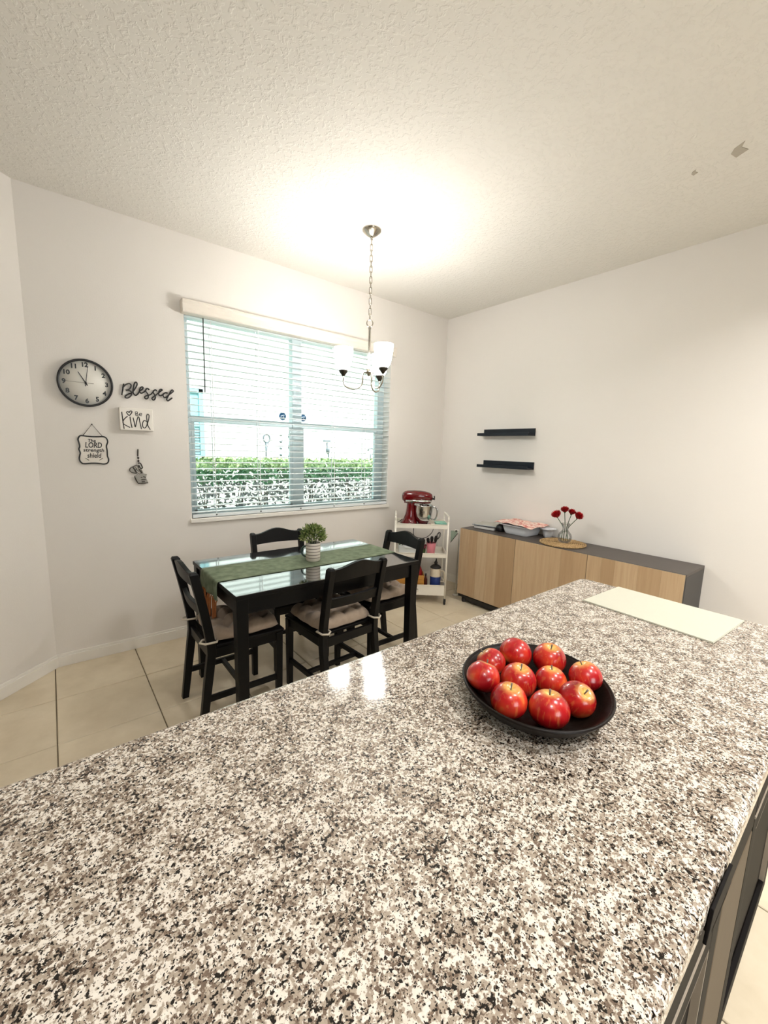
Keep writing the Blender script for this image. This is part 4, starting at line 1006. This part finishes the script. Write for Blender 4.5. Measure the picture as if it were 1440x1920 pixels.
for k, ((fx, fy, fz), fr, lab) in enumerate(fl):
    t = thing('carnation', lab, 'flower', (VX, VY, VZ + .006), 0, 'red carnations in the vase'); b = t.location
    bx = VX + (.018 if k % 2 else -.018) * (1 if k < 2 else -1); by = VY + (.018 if k < 2 else -.018)
    nk = Vector((VX + (fx - VX) * .22, VY + (fy - VY) * .22, VZ + .118)); top_ = Vector((fx, fy, fz - .012))
    MB().tube(smooth_path([(bx, by, VZ + .010), ((bx + nk.x) / 2, (by + nk.y) / 2, VZ + .07), nk, (nk + top_) / 2 + Vector((0, 0, .004)), top_], 3), .0028, 6).build('stem', 'stem_green', t, world=b)
    d = (top_ - nk).normalized(); q = Vector((0, 0, 1)).rotation_difference(d).to_matrix().to_4x4(); M = Matrix.Translation((fx, fy, fz)) @ q
    MB().lathe([(.003, -.028), (.008, -.022), (.0095, -.008), (.011, .0)], 12, M=M).build('calyx', 'stem_green', t, world=b)
    rnd = random.Random(20 + k); pet = MB()
    for L in range(9):
        n = 36; t_ = -1.0 + L * .24; r1 = fr * (max(.18, 1 - (t_ * .95) ** 2)) ** .5; z0_ = -.004 + t_ * fr * .52; up = fr * (.10 + .34 * (L / 8)); ph = rnd.uniform(0, 6)
        V = []
        for (q, zz) in ((.12, 0), (.6, .35), (.88, .8), (1.0, 1.0)):
            for i in range(n):
                a = 2 * PI * i / n; wob = math.sin(6 * a + ph) + .6 * math.sin(11 * a + 2 * ph)
                rr = r1 * q * (1 + (.07 * wob + .05 * (i % 2)) * q); V.append((rr * math.cos(a), rr * math.sin(a), z0_ + up * zz + fr * .11 * wob * q * q))
        pet.add(V, [(a * n + i, a * n + (i + 1) % n, (a + 1) * n + (i + 1) % n, (a + 1) * n + i) for a in range(3) for i in range(n)], False, M)
    pet.build('bloom', 'petal_red', t, world=b)

# ------------------------------------------------------------------ white rolling cart, turned into the corner
CA = R(-40); CW, CDp = .485, .30; CO = Vector((-.689, -.419, 0))
ct = thing('utility_cart', 'white three-tier rolling cart standing in the corner', 'cart', CO, CA)
hx_, hy_ = CW / 2, CDp / 2
for sx in (-1, 1):
    for sy in (-1, 1):
        MB().tube([(sx * hx_, sy * hy_, .052), (sx * hx_, sy * hy_, .80)], .008, 10).build('post', 'cart_white', ct)
        cs = MB().box((sx * hx_ - .010, sy * hy_ - .014, .030), (sx * hx_ + .010, sy * hy_ + .014, .060)).build('caster', 'rubber_dark', ct, .003)
        MB().lathe([(.0001, -.009), (.018, -.009), (.0215, -.006), (.0215, .006), (.018, .009), (.0001, .009)], 20, M=Matrix.Translation((sx * hx_, sy * hy_ + .008, .0215)) @ Matrix.Rotation(R(90), 4, 'Y')).build('wheel', 'rubber_dark', cs)
    hp = [(sx * hx_, -hy_, .80), (sx * hx_, -hy_, .822), (sx * hx_, -hy_ + .012, .838), (sx * hx_, -hy_ + .035, .845), (sx * hx_, hy_ - .035, .845), (sx * hx_, hy_ - .012, .838), (sx * hx_, hy_, .822), (sx * hx_, hy_, .80)]
    MB().tube(smooth_path(hp, 3), .008, 10).build('push_handle', 'cart_white', ct)
for (z0, z1) in ((.729, .769), (.456, .494), (.089, .188)):
    t = .004; m = MB().box((-hx_, -hy_, z0), (hx_, hy_, z0 + t))
    m.box((-hx_, -hy_, z0 + t), (hx_, -hy_ + t, z1)).box((-hx_, hy_ - t, z0 + t), (hx_, hy_, z1)).box((-hx_, -hy_ + t, z0 + t), (-hx_ + t, hy_ - t, z1)).box((hx_ - t, -hy_ + t, z0 + t), (hx_, hy_ - t, z1))
    tr = m.build('tray', 'cart_white', ct, .001)
    MB().tube([(-hx_, -hy_ - .001, z1), (hx_, -hy_ - .001, z1), (hx_ + .001, hy_, z1), (-hx_ - .001, hy_, z1)], .0035, 6, closed=True).build('rim', 'cart_white', tr)
def cp(x, y, z): v = Matrix.Rotation(CA, 3, 'Z') @ Vector((x, y, 0)); return (CO.x + v.x, CO.y + v.y, z)
# stand mixer
mx = thing('stand_mixer', 'dark red stand mixer with steel bowl on the cart top', 'mixer', cp(-.108, -.005, .7335), CA)
def ell(x, cy_, cz, ry, rz, n=24, p=2.3):
    return [(x, cy_ + ry * math.copysign(abs(math.cos(a)) ** (2 / p), math.cos(a)), cz + rz * math.copysign(abs(math.sin(a)) ** (2 / p), math.sin(a))) for a in [i * 2 * PI / n for i in range(n)]]
def ellz(z, cx_, rx, ry, n=24, p=2.4):
    return [(cx_ + rx * math.copysign(abs(math.cos(a)) ** (2 / p), math.cos(a)), ry * math.copysign(abs(math.sin(a)) ** (2 / p), math.sin(a)), z) for a in [i * 2 * PI / n for i in range(n)]]
MB().loft([ellz(0, .055, .150, .088), ellz(.014, .055, .150, .088), ellz(.020, .055, .144, .083)]).build('foot_plate', 'mixer_red', mx)
MB().loft([ellz(.016, -.008, .086, .080), ellz(.035, -.006, .074, .070), ellz(.065, -.002, .058, .060), ellz(.11, .002, .046, .052), ellz(.16, .004, .040, .048), ellz(.20, .004, .038, .047), ellz(.232, .004, .042, .050)]).build('pedestal', 'mixer_red', mx)
hd_ = MB().loft([ell(-.082, 0, .272, .012, .016), ell(-.076, 0, .272, .034, .034), ell(-.060, 0, .274, .050, .047), ell(-.03, 0, .277, .059, .054), ell(.03, 0, .280, .062, .055), ell(.09, 0, .281, .061, .053), ell(.14, 0, .279, .056, .049), ell(.175, 0, .275, .048, .043), ell(.196, 0, .272, .040, .036), ell(.203, 0, .271, .034, .030)]).build('head', 'mixer_red', mx)
MB().loft([ell(-.048, 0, .2385, .061, .0115, p=5), ell(.06, 0, .2385, .0655, .0115, p=5), ell(.15, 0, .2385, .060, .0115, p=5), ell(.198, 0, .2385, .045, .0115, p=5)]).build('trim_band', 'chrome_trim', mx)
MB().loft([ell(-.06, 0, .224, .045, .010, p=3), ell(.05, 0, .222, .055, .010, p=3), ell(.16, 0, .222, .048, .010, p=3), ell(.19, 0, .224, .035, .009, p=3)]).build('head_underside', 'mixer_red', mx)
hb_ = MB().tube([(.200, 0, .266), (.222, 0, .266)], .019, 18).build('attachment_hub', 'chrome_trim', mx)
MB().tube([(.222, 0, .266), (.229, 0, .266)], .021, 18).build('hub_cap', 'rubber_dark', hb_)
MB().tube([(.215, -.018, .262), (.215, -.038, .262)], [.006, .010], 10).build('hub_knob', 'rubber_dark', hb_)
MB().tube([(.125, 0, .22), (.125, 0, .165)], [.020, .012], 14).build('beater_shaft', 'steel', mx)
MB().tube([(.125 + .045 * math.sin(a), 0, .115 - .055 * math.cos(a)) for a in [i * 2 * PI / 18 for i in range(18)]], .004, 6, closed=True).build('flat_beater', 'steel', mx)
bp = [(.0001, .022), (.046, .022), (.047, .030), (.058, .040), (.074, .062), (.085, .095), (.0895, .14), (.091, .188), (.094, .192), (.0945, .197), (.091, .198), (.088, .190), (.086, .14), (.081, .098), (.070, .066), (.054, .044), (.0001, .034)]
bo = MB().lathe(bp, 40, (.125, 0, 0)).build('bowl', 'steel', mx)
MB().tube(smooth_path([(.212, -.018, .178), (.232, -.022, .183), (.252, -.026, .165), (.256, -.027, .120), (.244, -.025, .075), (.222, -.02, .060), (.203, -.016, .072)], 3), .0075, 8).build('bowl_handle', 'steel', bo)
MB().tube([(.01, -.048, .226), (.01, -.062, .226)], [.007, .009], 10).build('speed_knob', 'rubber_dark', mx)
MB().tube(smooth_path([(-.07, .035, .05), (-.10, .06, .02), (-.105, .105, .012), (-.06, .135, .02), (.02, .145, .055), (.05, .165, .03), (.05, .168, -.05), (.06, .168, -.14), (.16, .168, -.16), (.235, .166, -.10), (.25, .166, -.02)], 5), .0035, 6).build('power_cord', 'utensil_black', mx)
# mint lid on the top tray
ml = thing('mint_container', 'mint green plastic container beside the mixer on the cart top', 'container', cp(.178, -.075, .7335), CA + R(4))
MB().loft([[(x, y, z) for x, y in rounded(-.048 * s, .048 * s, -.05 * s, .05 * s, .012, 5)] for z, s in ((0, .9), (.030, 1), (.034, 1.05), (.042, 1.05))]).build('tub', 'mint_plastic', ml)
MB().loft([[(x, y, z) for x, y in rounded(-.052 * s, .052 * s, -.054 * s, .054 * s, .012, 5)] for z, s in ((.042, 1.0), (.048, .98), (.050, .90))]).build('lid', 'mint_plastic', ml)
# middle tray
Z2 = .4605
cu1 = thing('pink_utensil_cup', 'pink tapered cup on the middle tier of the cart', 'cup', cp(.105, -.03, Z2), CA)
MB().lathe([(.0001, 0), (.034, 0), (.036, .003), (.045, .110), (.0435, .111), (.034, .006), (.0001, .005)], 28).build('cup_body', 'pink_ceramic', cu1)
MB().lathe([(.0435, .108), (.0465, .110), (.0465, .114), (.0435, .113), (.0435, .108)], 28).build('cup_rim', 'pink_ceramic', cu1)
ut = [((-.012, .012), (-.032, .012, .150), 'spatula', 'black spatula in the pink cup, leaning left'), ((.004, .008), (.006, .016, .165), 'cooking_spoon', 'black spoon standing upright in the pink cup'),
      ((.014, -.004), (.045, -.004, .175), 'slotted_spoon', 'black slotted spoon leaning right in the pink cup'), ((.012, .012), (.075, .010, .205), 'whisk', 'black whisk leaning furthest right in the pink cup')]
for (q0, q1, nm, lab) in ut:
    t = thing(nm, lab, 'utensil', cp(.105, -.03, Z2 + .006), CA, 'utensils in the pink cup')
    a = Vector((q0[0], q0[1], .002)); b_ = Vector(q1) - Vector((0, 0, .006)); mid = a + (b_ - a) * .66
    MB().tube([a, mid], .0042, 7).build('handle', 'utensil_black', t)
    d = (b_ - a).normalized()
    if nm == 'whisk':
        u = d.cross(Vector((0, 1, 0))).normalized()
        for k in range(3):
            v = Matrix.Rotation(PI * k / 3, 3, d) @ u
            MB().tube(smooth_path([mid, mid + (b_ - mid) * .35 + v * .014, mid + (b_ - mid) * .8 + v * .018, b_ + d * .01, mid + (b_ - mid) * .8 - v * .018, mid + (b_ - mid) * .35 - v * .014, mid], 3), .0022, 5).build('wire_loop', 'utensil_black', t)
    else:
        q = Vector((0, 0, 1)).rotation_difference(d).to_matrix().to_4x4(); M = Matrix.Translation(mid + (b_ - mid) * .55) @ q
        L = (b_ - mid).length * .55
        MB().loft([[(p * k, .0025 * s, z) for p, s in ((-1, -1), (1, -1), (1, 1), (-1, 1))] for z, k in ((-L, .005), (-L * .5, .013), (L * .4, .016), (L, .010))]).build('blade', 'utensil_black', t).data.transform(M)
wr = thing('berry_sprig', 'dark wine-red bundle of berries on the middle cart tier', 'sprig', cp(.022, -.02, Z2), CA)
rnd = random.Random(31)
MB().lathe([(.0001, 0), (.026, 0), (.032, .03), (.030, .055), (.0001, .05)], 20).build('green_pot', 'leaf_dark', wr)
for k in range(18):
    a = rnd.uniform(0, 6.28); rr = rnd.uniform(.0, .036); MB().ball((rr * math.cos(a), rr * math.sin(a), .066 + rnd.uniform(0, .052)), rnd.uniform(.010, .015), 8, 6).build('berry', 'wine_dark', wr)
wb = thing('white_bin', 'white plastic bin on the left of the cart middle tier', 'bin', cp(-.125, -.02, Z2), CA)
MB().loft([[(x, y, z) for x, y in rounded(-.085 * s, .085 * s, -.075 * s, .075 * s, .015, 5)] for z, s in ((0, .92), (.004, .94), (.085, 1), (.088, 1.03), (.090, 1.0), (.080, .97), (.008, .90))]).build('bin_body', 'bin_white', wb)
MB().box((-.03, -.083, .070), (.03, -.077, .080)).build('grip', 'bin_white', wb, .002)
lp = thing('leafy_sprig', 'dark green leafy sprig sticking out of the white bin', 'sprig', cp(-.172, -.015, Z2 + .02), CA)
tag(bush('foliage', 'plant_leaf', lp, (0, 0, .082), .042, .042, 110, .016, 8), kind='stuff')
MB().tube([(0, 0, -.005), (.004, 0, .09)], .004, 6).build('stalk', 'stem_green', lp)
pk = thing('snack_packet', 'crumpled pink and white packet in the white bin on the cart', 'packet', cp(-.078, -.03, Z2 + .012), CA)
MB().loft([[(x, y, z) for x, y in rounded(-.030 * s, .030 * s, -.024 * t_, .024 * t_, .006, 4)] for z, s, t_ in ((0, .8, .3), (.03, 1, 1), (.075, 1.02, .9), (.105, .95, .3), (.118, 1.0, .12))]).build('packet_body', 'floral_cloth', pk)
MB().box((-.029, -.003, .115), (.029, .003, .123)).build('seal', 'pink_ceramic', pk)
# bottom tray
Z3 = .0935
cr_ = thing('wooden_crate', 'long orange-brown wooden crate on the cart bottom tier', 'crate', cp(-.095, -.03, Z3), CA)
for k in range(4):
    z = .003 + k * .043
    for yy in (-.075, .069):
        MB().box((-.135, yy, z), (.135, yy + .006, z + .040)).build('slat', 'pine_wood', cr_, .0015)
    for xx in (-.141, .135):
        MB().box((xx, -.075, z), (xx + .006, .075, z + .040)).build('slat', 'pine_wood', cr_, .0015)
MB().box((-.135, -.069, 0), (.135, .069, .005)).build('base_board', 'pine_wood', cr_)
rb = thing('red_bottle', 'deep red squat bottle standing in the wooden crate', 'bottle', cp(-.015, -.035, Z3 + .006), CA)
MB().lathe([(.0001, 0), (.042, 0), (.046, .01), (.046, .17), (.043, .20), (.030, .235), (.018, .252), (.0001, .254)], 28).build('bottle_body', 'red_deep', rb)
MB().lathe([(.0001, .252), (.019, .252), (.019, .275), (.0001, .277)], 20).build('cap', 'red_deep', rb)
sb2 = thing('brown_bottle', 'small dark brown bottle between the red bottle and the canister', 'bottle', cp(.064, -.05, Z3), CA)
MB().lathe([(.0001, 0), (.015, 0), (.0165, .004), (.0165, .12), (.008, .145), (.008, .160), (.0001, .160)], 18).build('bottle_body', 'amber_brown', sb2)
MB().lathe([(.0001, .158), (.0095, .158), (.0095, .178), (.0001, .18)], 14).build('cap', 'rubber_dark', sb2)
cn = thing('canister', 'cream and blue painted canister with handle on the cart bottom tier', 'canister', cp(.158, -.04, Z3), CA)
MB().lathe([(.0001, 0), (.046, 0), (.050, .004), (.050, .232), (.046, .238), (.0001, .238)], 30).build('canister_body', 'canister_cream', cn)
MB().lathe([(.0502, .0), (.0512, .006), (.0512, .148), (.0502, .154)], 30).build('blue_band', 'canister_blue', cn)
MB().tube(smooth_path([(.046, -.012, .205), (.074, -.018, .208), (.084, -.020, .16), (.076, -.018, .11), (.048, -.012, .105)], 3), .006, 8).build('handle', 'canister_cream', cn)
ld_ = MB().lathe([(.052, .236), (.053, .243), (.040, .258), (.020, .268), (.0001, .270)], 28).build('lid', 'rubber_dark', cn)
MB().ball((0, 0, .284), (.018, .016, .019), 12, 8).build('knob', 'rubber_dark', ld_)
MB().tube([(0, 0, .298), (.003, 0, .318), (-.001, 0, .332)], [.009, .006, .002], 8).build('knob_tip', 'rubber_dark', ld_)

# slim white pole with a hanging sheet between the cart and the sideboard
ps = thing('pole_stand', 'slim white pole stand between the white cart and the sideboard', 'stand', (-.305, -.570, 0)); b = ps.location
px, py = -.305, -.570
MB().tube([(px, py, .012), (px, py, .655), (px - .006, py + .004, .672)], .007, 8).build('pole', 'cart_white', ps, world=b)
MB().lathe([(.0001, 0), (.030, 0), (.030, .006), (.012, .012), (.0001, .013)], 24, (px, py, 0)).build('base_disc', 'cart_white', ps, world=b)
MB().tube([(px, py, .668), (px - .030, py + .024, .672), (px - .034, py + .027, .660)], .0055, 8).build('hook_arm', 'cart_white', ps, world=b)
MB().ball((px - .022, py + .018, .664), .010, 10, 8).build('knob', 'rubber_dark', ps, world=b)
MB().hexa([(px - .060, py + .048, .545), (px - .012, py + .010, .640), (px - .012, py + .013, .640), (px - .060, py + .051, .545)], [(px - .062, py + .050, .665), (px - .010, py + .008, .665), (px - .010, py + .011, .665), (px - .062, py + .053, .665)]).build('plastic_sheet', 'green_plastic', ps, world=b)
MB().tube([(px - .062, py + .049, .545), (px - .008, py + .006, .640)], .0028, 6).build('wire_edge', 'pewter_dark', ps, world=b)
